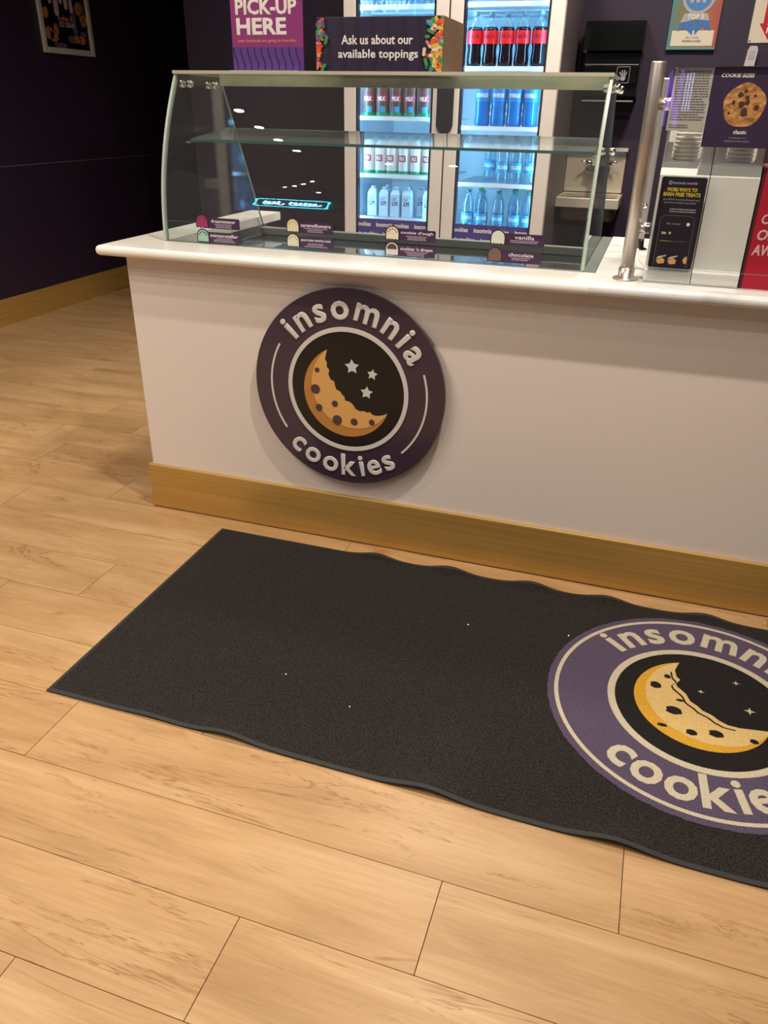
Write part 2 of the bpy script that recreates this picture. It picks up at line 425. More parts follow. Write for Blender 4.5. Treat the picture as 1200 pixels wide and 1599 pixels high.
# ------------------------------------------------------------------ logo (wall sign and mat share the drawing)
JAG = [(-0.207, 0.400), (-0.222, 0.345), (-0.232, 0.300), (-0.212, 0.268), (-0.216, 0.225), (-0.188, 0.196), (-0.198, 0.150), (-0.176, 0.098), (-0.138, 0.084), (-0.130, 0.040),
       (-0.112, 0.000), (-0.070, -0.018), (-0.052, -0.048), (-0.030, -0.060), (-0.024, -0.100), (0.030, -0.110), (0.066, -0.140), (0.088, -0.178), (0.140, -0.196), (0.172, -0.186), (0.210, -0.200),
       (0.245, -0.190), (0.262, -0.214), (0.310, -0.222), (0.370, -0.208), (0.427, -0.182)]
def arc_between(cx, cy, p, q, n=40):
    r0, r1 = math.hypot(p[0]-cx, p[1]-cy), math.hypot(q[0]-cx, q[1]-cy)
    a0, a1 = math.atan2(p[1]-cy, p[0]-cx), math.atan2(q[1]-cy, q[0]-cx)
    while a1 < a0: a1 += 2*PI
    return [(cx+(r0+(r1-r0)*i/n)*math.cos(a0+(a1-a0)*i/n), cy+(r0+(r1-r0)*i/n)*math.sin(a0+(a1-a0)*i/n)) for i in range(1, n)]
def moon(cx, cy): return list(reversed(JAG))[0:0]+arc_between(cx, cy, JAG[0], JAG[-1])+list(reversed(JAG))

# ---- the round wall sign
SX, SZ, SR = 0.775, 0.543, 0.311
sg = empty('logo_sign', (SX, 0.0, SZ-SR), 'round dark purple sign with cookie moon logo on the white counter front', 'sign')
M_sgpur = mat('dark plum acrylic', srgb(60, 45, 60), 0.18)
M_sgblk = mat('black acrylic', srgb(14, 13, 15), 0.3)
M_sgwht = mat('off white acrylic', srgb(214, 208, 202), 0.35)
M_ck1 = mat('cookie tan', srgb(224, 170, 98), 0.45)
M_ck2 = mat('cookie brown edge', srgb(190, 130, 62), 0.45)
M_chip = mat('chocolate chip', srgb(84, 56, 58), 0.45)
SF = lambda a, b, d: (SX+a, d, SZ+b)
sc = lambda pts: [(p[0]*SR, p[1]*SR) for p in pts]
YS = -0.012
bm = bmesh.new(); bm_prism(bm, disc_pts(0, 0, SR, 96), YS, 0.0, SF); bm_obj('plate', bm, M_sgpur, sg)
for a in (0.8, 2.3, 3.9, 5.4):
    bm = bmesh.new(); bm_prism(bm, disc_pts(0.7*SR*math.cos(a), 0.7*SR*math.sin(a), 0.012, 12), 0.0, 0.0139, SF); bm_obj('standoff', bm, M_steel, sg)
prism('logo_field', disc_pts(0, 0, 0.60*SR, 72), YS-0.0008, YS, SF, M_sgblk, sg)
bm = bmesh.new(); bm_ring(bm, 0.593*SR, 0.636*SR, YS-0.003, YS, SF); bm_obj('logo_ring', bm, M_sgwht, sg)
for a0, a1 in ((150.5, 215), (-45, 18)):
    bm = bmesh.new(); bm_ring(bm, 0.812*SR, 0.832*SR, YS-0.002, YS, SF, math.radians(a0), math.radians(a1), 40); bm_obj('arc_line', bm, M_sgwht, sg)
prism('moon_edge', sc(moon(0.0, -0.02)), YS-0.0018, YS-0.0008, SF, M_ck2, sg)
mn = prism('moon', sc(moon(0.06, 0.05)), YS-0.0026, YS-0.0018, SF, M_ck1, sg)
for u, v, r in ((-0.317, 0.183, 0.026), (-0.340, -0.017, 0.05), (-0.304, -0.207, 0.037), (-0.132, -0.147, 0.034), (-0.108, -0.317, 0.052), (0.075, -0.314, 0.038), (0.263, -0.294, 0.031)):
    prism('chip', disc_pts(u*SR, v*SR, r*SR, 20), YS-0.0032, YS-0.0026, SF, M_chip, mn)
for u, v, r, a in ((0.051, 0.254, 0.075, 1.63), (0.262, 0.199, 0.055, 1.45), (0.204, 0.008, 0.066, 1.5)):
    prism('star', star_pts(u*SR, v*SR, r*SR, a, 0.52), YS-0.002, YS-0.0008, SF, M_sgwht, sg)
arc_text('letter', 'insomnia', 0.715*SR, 139, 27, 0.165*SR, M_sgwht, sg, SF, YS-0.003, YS, bold=0.035)
arc_text('letter', 'cookies', 0.912*SR, -135, -54, 0.155*SR, M_sgwht, sg, SF, YS-0.003, YS, bold=0.03, flip=True)

# ------------------------------------------------------------------ floor mat
MX0, MX1, MY0, MY1 = 0.325, 3.37, -0.979, -0.072
mt = empty('floor_mat', ((MX0+MX1)/2, (MY0+MY1)/2, 0), 'black carpet mat with purple cookie moon logo lying before the counter', 'mat')
def carpet(name, c1, c2, speck=True):
    m = mat(name, c1, 0.95, spec=0.1, sheen=0.05, vary=(260, c2, 0.36, 0.72), bump=(260, 0.9, 0.005)); return m
M_cpb = carpet('black pile', srgb(22, 18, 17), srgb(58, 52, 49))
M_cpp = carpet('purple pile', srgb(74, 62, 84), srgb(100, 88, 108))
M_cpc = carpet('cream pile', srgb(188, 176, 152), srgb(206, 196, 172))
M_cpy = carpet('mustard pile', srgb(196, 146, 40), srgb(220, 170, 60))
M_cpt = carpet('sand pile', srgb(206, 172, 108), srgb(222, 192, 130))
M_cpk = carpet('black logo pile', srgb(22, 20, 20), srgb(40, 36, 35))
M_rub = mat('grey rubber edge', srgb(40, 40, 39), 0.75, bump=(900, 0.5, 0.002))
MZ = 0.007
def bumps(x, cs_, w): return sum(h*math.exp(-((x-c)/w)**2) for c, h in cs_)
def bump_f(x): return bumps(x, ((0.60, 0.009), (0.83, 0.011), (1.32, 0.013), (1.72, 0.013), (2.1, 0.012), (2.6, 0.012)), 0.075)
def bump_b(x): return bumps(x, ((0.90, 0.013), (1.15, 0.014), (1.41, 0.014), (1.64, 0.013), (1.92, 0.013), (2.3, 0.012), (2.7, 0.012)), 0.06)
def mat_pt(x, y):
    z = MZ
    df, db = y-MY0, MY1-y
    ramp = min(1, max(0, (x-0.5)/0.3))
    lf, lb = bump_f(x)*ramp, bump_b(x)*ramp
    wf, wb = max(0, 1-df/0.07), max(0, 1-db/0.034)
    z += lf*wf*wf*(3-2*wf)+lb*wb*wb*(3-2*wb)
    yy = y+0.35*lf*wf+0.45*lb*wb + 0.006*math.sin(x*2.1+0.4)*(1-df/0.9)
    return (x, yy, z)
nx, ny = 260, 40
bm = bmesh.new(); B = 0.011
gx = [MX0+B+(MX1-MX0-2*B)*i/nx for i in range(nx+1)]
gy = [MY0+B+(MY1-MY0-2*B)*(0.5-0.5*math.cos(PI*j/ny)) for j in range(ny+1)]
g = [[bm.verts.new(mat_pt(x, y)) for y in gy] for x in gx]
for i in range(nx):
    for j in range(ny): bm.faces.new((g[i][j], g[i+1][j], g[i+1][j+1], g[i][j+1]))
bm_obj('pile', bm, M_cpb, mt, smooth=True)
bm = bmesh.new()      # rubber border: a closed band from the pile's edge to the mat's edge, 3 mm thick
inner = [(x, gy[0]) for x in gx]+[(gx[-1], y) for y in gy[1:]]+[(x, gy[-1]) for x in reversed(gx[:-1])]+[(gx[0], y) for y in reversed(gy[1:-1])]
def outp(x, y):
    return (MX0 if x <= gx[0] else MX1 if x >= gx[-1] else x, MY0 if y <= gy[0] else MY1 if y >= gy[-1] else y)
A = []; Bt = []; Cc = []; Dd = []
for x, y in inner:
    p = mat_pt(x, y); q = mat_pt(*outp(x, y)); A.append(bm.verts.new((p[0], p[1], p[2]-0.0005))); Bt.append(bm.verts.new((q[0], q[1], q[2]-0.0025))); Cc.append(bm.verts.new((q[0], q[1], q[2]-0.006))); Dd.append(bm.verts.new((p[0], p[1], p[2]-0.006)))
n = len(inner)
for i in range(n):
    j = (i+1) % n
    bm.faces.new((A[i], A[j], Bt[j], Bt[i])); bm.faces.new((Bt[i], Bt[j], Cc[j], Cc[i])); bm.faces.new((Cc[i], Cc[j], Dd[j], Dd[i])); bm.faces.new((Dd[i], Dd[j], A[j], A[i]))
bm_obj('rubber_border', bm, M_rub, mt, smooth=False)
CX, CY, CR = 1.9005, -0.4885, 0.381
MF = lambda a, b, d: (CX+a, CY+b, MZ+d)
mc = lambda pts: [(p[0]*CR, p[1]*CR) for p in pts]
rnd = random.Random(3)
def fuzzy(r, n=160, a=0.0016): return [((r*CR+rnd.uniform(-a, a))*math.cos(2*PI*i/n), (r*CR+rnd.uniform(-a, a))*math.sin(2*PI*i/n)) for i in range(n)]
prism('logo_disc', fuzzy(1.0), -0.001, 0.0006, MF, M_cpp, mt)
bm = bmesh.new(); bm_ring(bm, 0.928*CR, 0.955*CR, 0, 0.0010, MF, n=120); bm_obj('logo_line', bm, M_cpc, mt)
prism('logo_field', disc_pts(0, 0, 0.58*CR, 100), 0, 0.0010, MF, M_cpk, mt)
bm = bmesh.new(); bm_ring(bm, 0.556*CR, 0.604*CR, 0, 0.0014, MF, n=120); bm_obj('logo_ring', bm, M_cpc, mt)
mj = [(-0.141, 0.437), (-0.170, 0.34), (-0.160, 0.27), (-0.135, 0.24), (-0.165, 0.19), (-0.155, 0.16), (-0.10, 0.10), (-0.075, 0.035), (-0.03, 0.0), (0.0, -0.035), (0.055, -0.06), (0.10, -0.10), (0.15, -0.125), (0.22, -0.128), (0.30, -0.115), (0.40, -0.10)]
def mmoon(cx, cy): return arc_between(cx, cy, mj[0], mj[-1])+list(reversed(mj))
prism('moon_edge', mc(mmoon(0.0, 0.02)), 0.0008, 0.0014, MF, M_cpy, mt)
mn = prism('moon', mc(mmoon(0.055, 0.055)), 0.0012, 0.0018, MF, M_cpt, mt)
for u, v, r, k in ((-0.296, 0.131, 0.036, 1.0), (-0.179, -0.095, 0.05, 0.8), (-0.073, -0.270, 0.034, 0.8), (0.074, -0.233, 0.044, 0.75), (0.296, -0.227, 0.026, 0.8), (-0.220, 0.250, 0.022, 1.0), (-0.14, 0.02, 0.025, .5), (-0.25, -0.26, .03, .5)):
    prism('chip', [(u*CR+p[0]*CR*(1+0.2*math.sin(3*i)), v*CR+p[1]*CR*k) for i, p in enumerate(disc_pts(0, 0, r, 12))], 0.0014, 0.0022, MF, M_cpk, mn)
bm = bmesh.new()      # thin dark bite line along the moon's inner edge
off = [(p[0]-0.022, p[1]-0.028) for p in mj[1:-2]]; off2 = [(p[0]-0.010, p[1]-0.010) for p in off]
bm_prism(bm, mc(off+list(reversed(off2))), 0.0014, 0.0020, MF); bm_obj('bite_line', bm, M_cpk, mt)
for u, v, r in ((-0.004, 0.160, 0.022), (0.226, 0.332, 0.024), (0.293, 0.062, 0.036)):
    prism('star', [(u*CR+p[0], v*CR+p[1]) for p in [((r if i % 2 == 0 else r*0.35)*CR*math.cos(PI/4*i), (r if i % 2 == 0 else r*0.35)*CR*math.sin(PI/4*i)) for i in range(8)]], 0.0008, 0.0016, MF, M_cpc, mt)
arc_text('letter', 'insomnia', 0.69*CR, 141, 33, 0.165*CR, M_cpc, mt, MF, 0.0004, 0.0013, bold=0.03)
arc_text('letter', 'cookies', 0.86*CR, -134, -50, 0.17*CR, M_cpc, mt, MF, 0.0004, 0.0013, bold=0.03, flip=True)
# crumbs lying on the mat
for i, (x, y, c) in enumerate(((1.27, -0.345, 0), (1.07, -0.78, 1), (0.87, -0.72, 1), (1.55, -0.3, 0))):
    bm = bmesh.new(); bmesh.ops.create_icosphere(bm, subdivisions=1, radius=0.003)
    for v in bm.verts: v.co = Vector((x+v.co.x, y+v.co.y, MZ+0.0015+v.co.z*0.6))
    o = bm_obj('crumb', bm, M_white2 if c == 0 else M_ck1, None); rebase(o, (x, y, MZ)); tag(o, 'tiny white paper scrap lying on the black mat' if c == 0 else 'tiny tan cookie crumb lying on the black mat', 'crumb', 'white scraps on the mat' if c == 0 else 'crumbs on the mat')

# ------------------------------------------------------------------ glass display case
CXL, CXR = 0.094, 1.424
cs = empty('display_case', ((CXL+CXR)/2, 0.45, ZT), 'empty curved glass display case set into the counter', 'display case')
def yfront(z): return 0.70082*z*z-1.31452*z+0.74182
def slab(name, rows, x0, x1, m_face, m_edge, parent, thick_dir):
    """glass strip: rows of (y,z) and the offset to the second skin"""
    bm = bmesh.new(); n = len(rows)
    def skin(off):
        return [[bm.verts.new((x, y+off*oy, z+off*oz)) for x in (x0, x1)] for (y, z), (oy, oz) in zip(rows, thick_dir)]
    F, Bk = skin(0), skin(1); F2, B2 = skin(0), skin(1)      # the edges get corners of their own so the faces shade smoothly
    for i in range(n-1):
        bm.faces.new((F[i][0], F[i][1], F[i+1][1], F[i+1][0])).material_index = 0
        bm.faces.new((Bk[i][1], Bk[i][0], Bk[i+1][0], Bk[i+1][1])).material_index = 0
        bm.faces.new((F2[i][0], F2[i+1][0], B2[i+1][0], B2[i][0])).material_index = 1
        bm.faces.new((F2[i][1], B2[i][1], B2[i+1][1], F2[i+1][1])).material_index = 1
    bm.faces.new((F2[0][0], B2[0][0], B2[0][1], F2[0][1])).material_index = 1
    bm.faces.new((F2[-1][0], F2[-1][1], B2[-1][1], B2[-1][0])).material_index = 1
    o = bm_obj(name, bm, [m_face, m_edge], parent)
    for p in o.data.polygons:
        if p.material_index == 0: p.use_smooth = True
    return o
zs = [ZT+0.002+(1.4042-ZT-0.002)*i/24 for i in range(25)]
slab('front_glass', [(yfront(z), z) for z in zs], CXL, CXR, M_glass, M_glassedge, cs, [(0.008, 0.0)]*25)
def side_glass(x0, x1):
    out = [(yfront(z)+0.008, z) for z in zs]+[(0.300, 1.4043), (0.552, 1.4043), (0.838, 0.862), (0.136, 0.862)]
    bm = bmesh.new(); bm_prism(bm, out, x0, x1, YZ)
    o = bm_obj('side_glass', bm, [M_glass, M_glassedge], cs)
    for p in o.data.polygons:
        p.material_index = 0 if abs(p.normal.x) > 0.9 else 1
side_glass(CXL+0.0005, CXL+0.0075); side_glass(CXR-0.0075, CXR-0.0005)
# pale sealed seam where the front and side panes meet
M_seal = mat('silicone seam', srgb(176, 188, 172), 0.3)
for x in (CXL, CXR):
    bm = bmesh.new()
    bm_prism(bm, [(yfront(z)-0.003, z) for z in zs]+[(yfront(z)+0.014, z) for z in reversed(zs)], x-0.004, x+0.004, YZ); bm_obj('corner_seam', bm, M_seal, cs)
M_topg = glass('scuffed top glass', (0.66, 0.70, 0.66, 1), 0.06, 0.06, 0.6, srgb(190, 196, 178))  # whitish share stands in for reflections on the pane's underside
bm = bmesh.new(); bm_box(bm, CXL-0.004, CXR+0.004, 0.272, 0.556, 1.4045, 1.4125); o = bm_obj('top_glass', bm, [M_topg, mat('top edge', srgb(196, 190, 170), 0.3)], cs)
for p in o.data.polygons: p.material_index = 1 if abs(p.normal.y) > 0.9 or abs(p.normal.x) > 0.9 else 0
box('top_rim', CXL-0.004, CXR+0.006, 0.266, 0.2715, 1.4046, 1.4135, mat('top rim', srgb(186, 180, 160), 0.35), cs)
M_shg = glass('shelf glass', (0.90, 0.93, 0.92, 1), 0.09, 0.02, 0.16, (0.75, 0.78, 0.76, 1))  # whitish share imitates the grazing reflection along the shelf
box('top_bar', CXL+0.009, CXR-0.009, 0.538, 0.545, 1.378, 1.4043, mat('mottled grey bar', srgb(176, 184, 172), 0.35, vary=(7, srgb(206, 202, 178), 0.42, 0.6, (1, 1, 2))), cs)  # added bar, its mottled colour imitates reflections under the top glass
o = prism('glass_shelf', [(0.272, 1.214), (0.515, 1.243), (0.515, 1.251), (0.272, 1.222)], CXL+0.035, CXR-0.02, YZ, [M_shg, M_glassedge2], cs)
for p in o.data.polygons: p.material_index = 1 if abs(p.normal.z) < 0.5 else 0
for x in (CXL+0.0075, CXR-0.0245):
    for y in (0.30, 0.50):
        box('shelf_bracket', x, x+0.017, y-0.01, y+0.01, 1.206+(y-0.272)*0.119, 1.2120+(y-0.272)*0.119, M_chrome, cs, bev=0.002)
# knobs that clamp the panes together, on both ends
for x, s in ((CXL, -1), (CXR, 1)):
    for y, z in ((0.335, 1.378), (0.50, 1.378), (0.50, 1.215)):
        if s < 0 and z < 1.3: continue
        for sd in (-1, 1):
            lathe('clamp_knob', [(0.0, 0.0), (0.0095, 0.0), (0.0105, 0.005), (0.0105, 0.014), (0.008, 0.018), (0, 0.0185)], M_chrome, cs, seg=14,
                  M=Matrix.Translation((x+sd*0.004*1.2, y, z)) @ Matrix.Rotation(sd*PI/2, 4, 'Y'))
M_deck = mat('black glass deck', srgb(22, 27, 32), 0.03, spec=1.0)
box('deck', CXL, CXR, 0.119, 0.838, 0.850, 0.8600, M_deck, cs)
M_rail = mat('grey frame', srgb(150, 156, 146), 0.35, 0.3)
box('front_rail', CXL, CXR, 0.1190, 0.1355, 0.8605, 0.9275, M_rail, cs)
box('rear_rail', CXL, CXR, 0.806, 0.832, 0.8605, 0.889, M_rail, cs, bev=0.003)
box('side_base', CXR+0.0005, 1.458, 0.12, 0.86, 0.86, 0.925, mat('grey side base', srgb(118, 126, 120), 0.4, 0.3), cs)

# ---- flavour tags on the case's front glass
M_tag = mat('tag plum', srgb(60, 34, 66), 0.4)
M_tagw = mat('tag lettering', srgb(232, 222, 226), 0.5)
M_scoopo = mat('tag outline', srgb(52, 30, 56), 0.4)
TAGS = [('dreamweaver', 0.215, 0.972, (150, 40, 96), (110, 60, 50)), ('minterstellar', 0.215, 0.929, (150, 190, 170), (60, 50, 56)),
        ('caramellionaire', 0.528, 0.977, (214, 200, 160), (190, 160, 96)), ('peanut butter insomniac tracks', 0.528, 0.934, (210, 206, 180), (190, 150, 90)),
        ("cookie d'ough", 0.847, 0.974, (214, 206, 180), (150, 110, 70)), ("cookies 'n dream", 0.847, 0.930, (206, 206, 194), (80, 56, 50)),
        ('vanilla', 1.160, 0.981, (206, 208, 188), None), ('chocolate', 1.155, 0.934, (112, 82, 70), None)]
WORDS = ['magenta', 'mint green', 'cream yellow', 'cream with a long name', 'cream with chips', 'white and brown', 'plain white', 'plain brown']
for (name, x0, z0, c1, c2), wd in zip(TAGS, WORDS):
    W_, H_ = 0.152, 0.034
    yb = min(yfront(max(z0, ZT)), yfront(z0+0.045))-0.0025
    t = empty('flavor_tag', (x0+W_/2, yb, z0), f'small purple flavor tag reading {name} with {wd} scoop', 'flavor tag', 'flavor tags on the case glass')
    card = prism('card', rrect(x0+0.02, x0+W_, z0+0.002, z0+H_, 0.004), yb-0.001, yb, XZ, M_tag, t)
    # scoop: dome on a scalloped foot
    cx, cz, r = x0+0.021, z0+0.021, 0.0195
    def dome(r, foot): return [(cx+r*math.cos(PI*i/16), cz+r*math.sin(PI*i/16)) for i in range(17)]+[(cx-r, cz-foot)]+[(cx-r+2*r*(i+0.5)/7, cz-foot-(0.003 if i % 2 == 0 else 0.0)) for i in range(7)]+[(cx+r, cz-foot)]
    prism('scoop_outline', dome(r+0.0025, 0.0165), yb-0.002, yb-0.001, XZ, M_scoopo, t)
    prism('scoop', dome(r-0.001, 0.0145), yb-0.0028, yb-0.002, XZ, mat('scoop %s' % name, srgb(*c1), 0.5), t)
    if name == "cookies 'n dream":
        prism('chip', [(cx+(r-0.004)*math.cos(PI*i/12), cz+(r-0.004)*math.sin(PI*i/12)) for i in range(13)], yb-0.0034, yb-0.0028, XZ, mat('chips '+name, srgb(*c2), .5), t)
    elif c2:
        for k in range(5):
            a = PI*(0.12+0.19*k)
            prism('chip', disc_pts(cx+0.013*math.cos(a), cz+0.0125*math.sin(a), 0.0024, 8), yb-0.0034, yb-0.0028, XZ, mat('chips '+name, srgb(*c2), .5), t)
    w = min(0.098, 0.0078*len(name)); xc = x0+0.02+0.022+(W_-0.045)/2
    fit_text('tag_text', name, xc-w/2, xc+w/2, z0+0.0195, z0+0.0295, yb-0.0012, M_tagw, card, bold=0.008, thick=0.0004)
    bm = bmesh.new(); rr = random.Random(name)
    for li in range(2 if name in ('vanilla', 'chocolate') else 3):
        hw = rr.uniform(0.025, 0.04); zz = z0+0.0145-li*0.0045
        x = xc-hw
        while x < xc+hw-0.004:
            l = rr.uniform(0.003, 0.008); bm_box(bm, x, min(x+l, xc+hw), yb-0.0014, yb-0.001, zz, zz+0.0018); x += l+0.0012
    o = bm_obj('fine_print', bm, mat('tag small print', srgb(190, 172, 186), .5), card); o['kind'] = 'stuff'

# ------------------------------------------------------------------ signs on top of the case
ZC = 1.4127
pk = empty('pickup_sign', (0.39, 0.33, ZC), 'purple PICK-UP HERE sign standing on top of the glass case', 'sign')
M_pkA = mat('magenta purple print', srgb(152, 50, 120), 0.5, vary=(1.6, srgb(134, 46, 120), 0.4, 0.65))
M_pkB = mat('violet band', srgb(98, 56, 136), 0.4)
M_pkS = mat('dark wave print', srgb(54, 32, 84), 0.4)
M_orange = mat('orange lettering', srgb(226, 150, 70), 0.5)
PX0, PX1 = 0.272, 0.508
box('print_sheet', PX0, PX1, 0.331, 0.334, ZC+0.004, 1.70, M_pkA, pk)
box('wave_band', PX0, PX1, 0.3302, 0.331, ZC+0.004, ZC+0.066, M_pkB, pk)
for i in range(10):
    bm = bmesh.new(); xa = PX0+0.010+i*0.0232
    c = [(xa+0.006*math.sin(4.6*k/10+0.6)+0.0, ZC+0.004+0.060*k/10) for k in range(11)]
    bm_prism(bm, [(max(PX0, min(PX1, p[0]-0.0022)), p[1]) for p in c]+[(max(PX0, min(PX1, p[0]+0.0022)), p[1]) for p in reversed(c)], 0.3296, 0.3302, XZ); bm_obj('wave', bm, M_pkS, pk)
fit_text('headline', 'PICK-UP', 0.288, 0.490, 1.5615, 1.603, 0.3308, M_white2, pk, bold=0.045)
fit_text('headline', 'HERE', 0.289, 0.455, 1.510, 1.554, 0.3308, M_white2, pk, bold=0.045)
fit_text('tagline', 'your tastebuds are going to love this.', 0.291, 0.487, 1.489, 1.500, 0.3308, M_orange, pk, bold=0.01)
box('acrylic_cover', PX0-0.004, PX1+0.004, 0.3342, 0.3362, ZC+0.003, 1.705, glass('acrylic', (0.99, 0.99, 0.99, 1), 0.035), pk)
box('base', PX0-0.006, PX1-0.012, 0.310, 0.372, ZC, ZC+0.003, M_top, pk)

ak = empty('toppings_box', (0.747, 0.45, ZC), 'dark purple box reading Ask us about our available toppings on the case', 'box')
M_askp = mat('deep plum print', srgb(46, 30, 56), 0.45)
M_asks = mat('plum stripe', srgb(38, 24, 46), 0.45)
M_mott = mat('sprinkle photo', srgb(132, 84, 66), 0.6, vary=(55, srgb(96, 112, 78), 0.45, 0.62, (1, 1.6, 0.8)))
AX0, AX1, AY0, AY1, AZ1 = 0.553, 0.941, 0.33, 0.575, 1.5535
box('carton', AX0, AX1-0.001, AY0+0.001, AY1, ZC, AZ1, M_askp, ak, bev=0.0015)
box('side_print', AX1-0.001, AX1+0.0003, AY0+0.001, AY1, ZC+0.001, AZ1-0.001, M_mott, ak)
for i in range(7):
    xa = AX0+0.035+i*0.048
    c = [(xa+0.006*math.sin(5*k/8), ZC+0.002+(AZ1-ZC-0.005)*k/8) for k in range(9)]
    prism('stripe', [(p[0]-0.007, p[1]) for p in c]+[(p[0]+0.007, p[1]) for p in reversed(c)], AY0+0.0004, AY0+0.001, XZ, M_asks, ak)
fit_text('headline', 'Ask us about our', 0.631, 0.851, 1.484, 1.508, AY0+0.0006, M_white2, ak, bold=0.025)
fit_text('headline', 'available toppings', 0.620, 0.868, 1.443, 1.472, AY0+0.0006, M_white2, ak, bold=0.025)
SPC = [srgb(226, 96, 48), srgb(236, 160, 52), srgb(80, 150, 190), srgb(210, 60, 70), srgb(232, 214, 180), srgb(70, 150, 84), srgb(220, 120, 150), srgb(226, 190, 70), srgb(110, 80, 150)]
SPM = [mat('sprinkle %d' % i, c, 0.4) for i, c in enumerate(SPC)]
rr = random.Random(5); bms = [bmesh.new() for _ in SPM]
def sprinkle(x, z, a, L, lay, ci):
    r = 0.0042; c, s = math.cos(a), math.sin(a)
    pts = [(r*math.cos(PI/2+PI*i/5)-L/2, r*math.sin(PI/2+PI*i/5)) for i in range(6)]+[(r*math.cos(-PI/2+PI*i/5)+L/2, r*math.sin(-PI/2+PI*i/5)) for i in range(6)]
    pts = [(min(AX1, max(AX0, x+c*p[0]-s*p[1])), min(AZ1-0.001, max(ZC+0.001, z+s*p[0]+c*p[1]))) for p in pts]
    bm_prism(bms[ci], pts, AY0-0.0001-lay*0.00004, AY0+0.0008, XZ)
k = 0
for i in range(120):
    z = ZC+0.004+(AZ1-ZC-0.008)*rr.random()
    sprinkle(AX1-min(0.046, abs(rr.gauss(0, 0.019))), z, rr.uniform(0, PI), rr.uniform(0.006, 0.016), k, rr.choice((0, 0, 1, 1, 7, 7, 2, 3, 4, 4, 5, 6))); k += 1
for i in range(30):
    z = ZC+0.004+(AZ1-ZC-0.008)*rr.random()
    sprinkle(AX0+abs(rr.gauss(0, 0.010)), z, rr.uniform(0, PI), rr.uniform(0.006, 0.014), k, rr.randrange(9)); k += 1
for x, z, a, ci in ((0.585, 1.495, 1.3, 5), (0.575, 1.425, 1.0, 5), (0.887, 1.465, 1.5, 4), (0.893, 1.44, 1.9, 5), (0.575, 1.535, 1.8, 8), (0.9, 1.535, 2.5, 2), (0.905, 1.515, 2.7, 5)):
    sprinkle(x, z, a, 0.014, k, ci); k += 1
for b_, m_ in zip(bms, SPM):
    o = bm_obj('printed_sprinkles', b_, m_, ak); o['kind'] = 'stuff'

# ------------------------------------------------------------------ glass door refrigerator
FX0, FX1, FY0, FY1, FZ0, FZ1 = -0.062, 1.042, 2.15, 2.93, 0.0, 2.16
fr = empty('drink_refrigerator', ((FX0+FX1)/2, (FY0+FY1)/2, 0), 'tall two door drink refrigerator with blue lit shelves behind the counter', 'refrigerator')
M_frame = mat('champagne door frame', srgb(230, 220, 212), 0.45)
M_body = mat('taupe grey cabinet', srgb(106, 94, 94), 0.45, 0.2)
M_in = mat('white liner', srgb(214, 224, 230), 0.5)
M_gask = mat('dark gasket', srgb(20, 22, 40), 0.5)
LEDC = (0.27, 0.66, 1.0, 1)
M_led = mat('led strip', (0.6, 0.85, 1, 1), 0.4, emit=LEDC, estr=45.0)
BY0 = FY0+0.055
box('cabinet_side', FX0, FX0+0.03, BY0, FY1, 0.05, FZ1, M_body, fr)
box('cabinet_side', FX1-0.03, FX1, BY0, FY1, 0.05, FZ1, M_body, fr, bev=0.004)
box('cabinet_back', FX0+0.03, FX1-0.03, FY1-0.03, FY1, 0.05, FZ1, M_in, fr)
box('cabinet_top', FX0+0.03, FX1-0.03, BY0, FY1-0.03, FZ1-0.06, FZ1, M_body, fr)
box('cabinet_floor', FX0+0.03, FX1-0.03, BY0, FY1-0.03, 0.05, 0.60, M_body, fr)
box('plinth', FX0+0.02, FX1-0.02, BY0+0.03, FY1-0.02, 0.0, 0.05, M_blackm, fr)
box('liner', FX0+0.03, FX0+0.036, BY0+0.03, FY1-0.031, 0.60, FZ1-0.06, M_in, fr)
box('liner', FX1-0.036, FX1-0.03, BY0+0.03, FY1-0.031, 0.60, FZ1-0.06, M_in, fr)
box('center_post', 0.468, 0.512, BY0+0.001, BY0+0.05, 0.60, FZ1-0.06, M_in, fr)
for x in (FX0+0.052, 0.456, 0.524, FX1-0.052):
    box('led_strip', x-0.006, x+0.006, BY0-0.003, BY0+0.007, 0.62, FZ1-0.08, M_led, fr)
M_decal = mat('decal purple', srgb(72, 60, 138), 0.4)  # colour raised in place of light shining through the decal
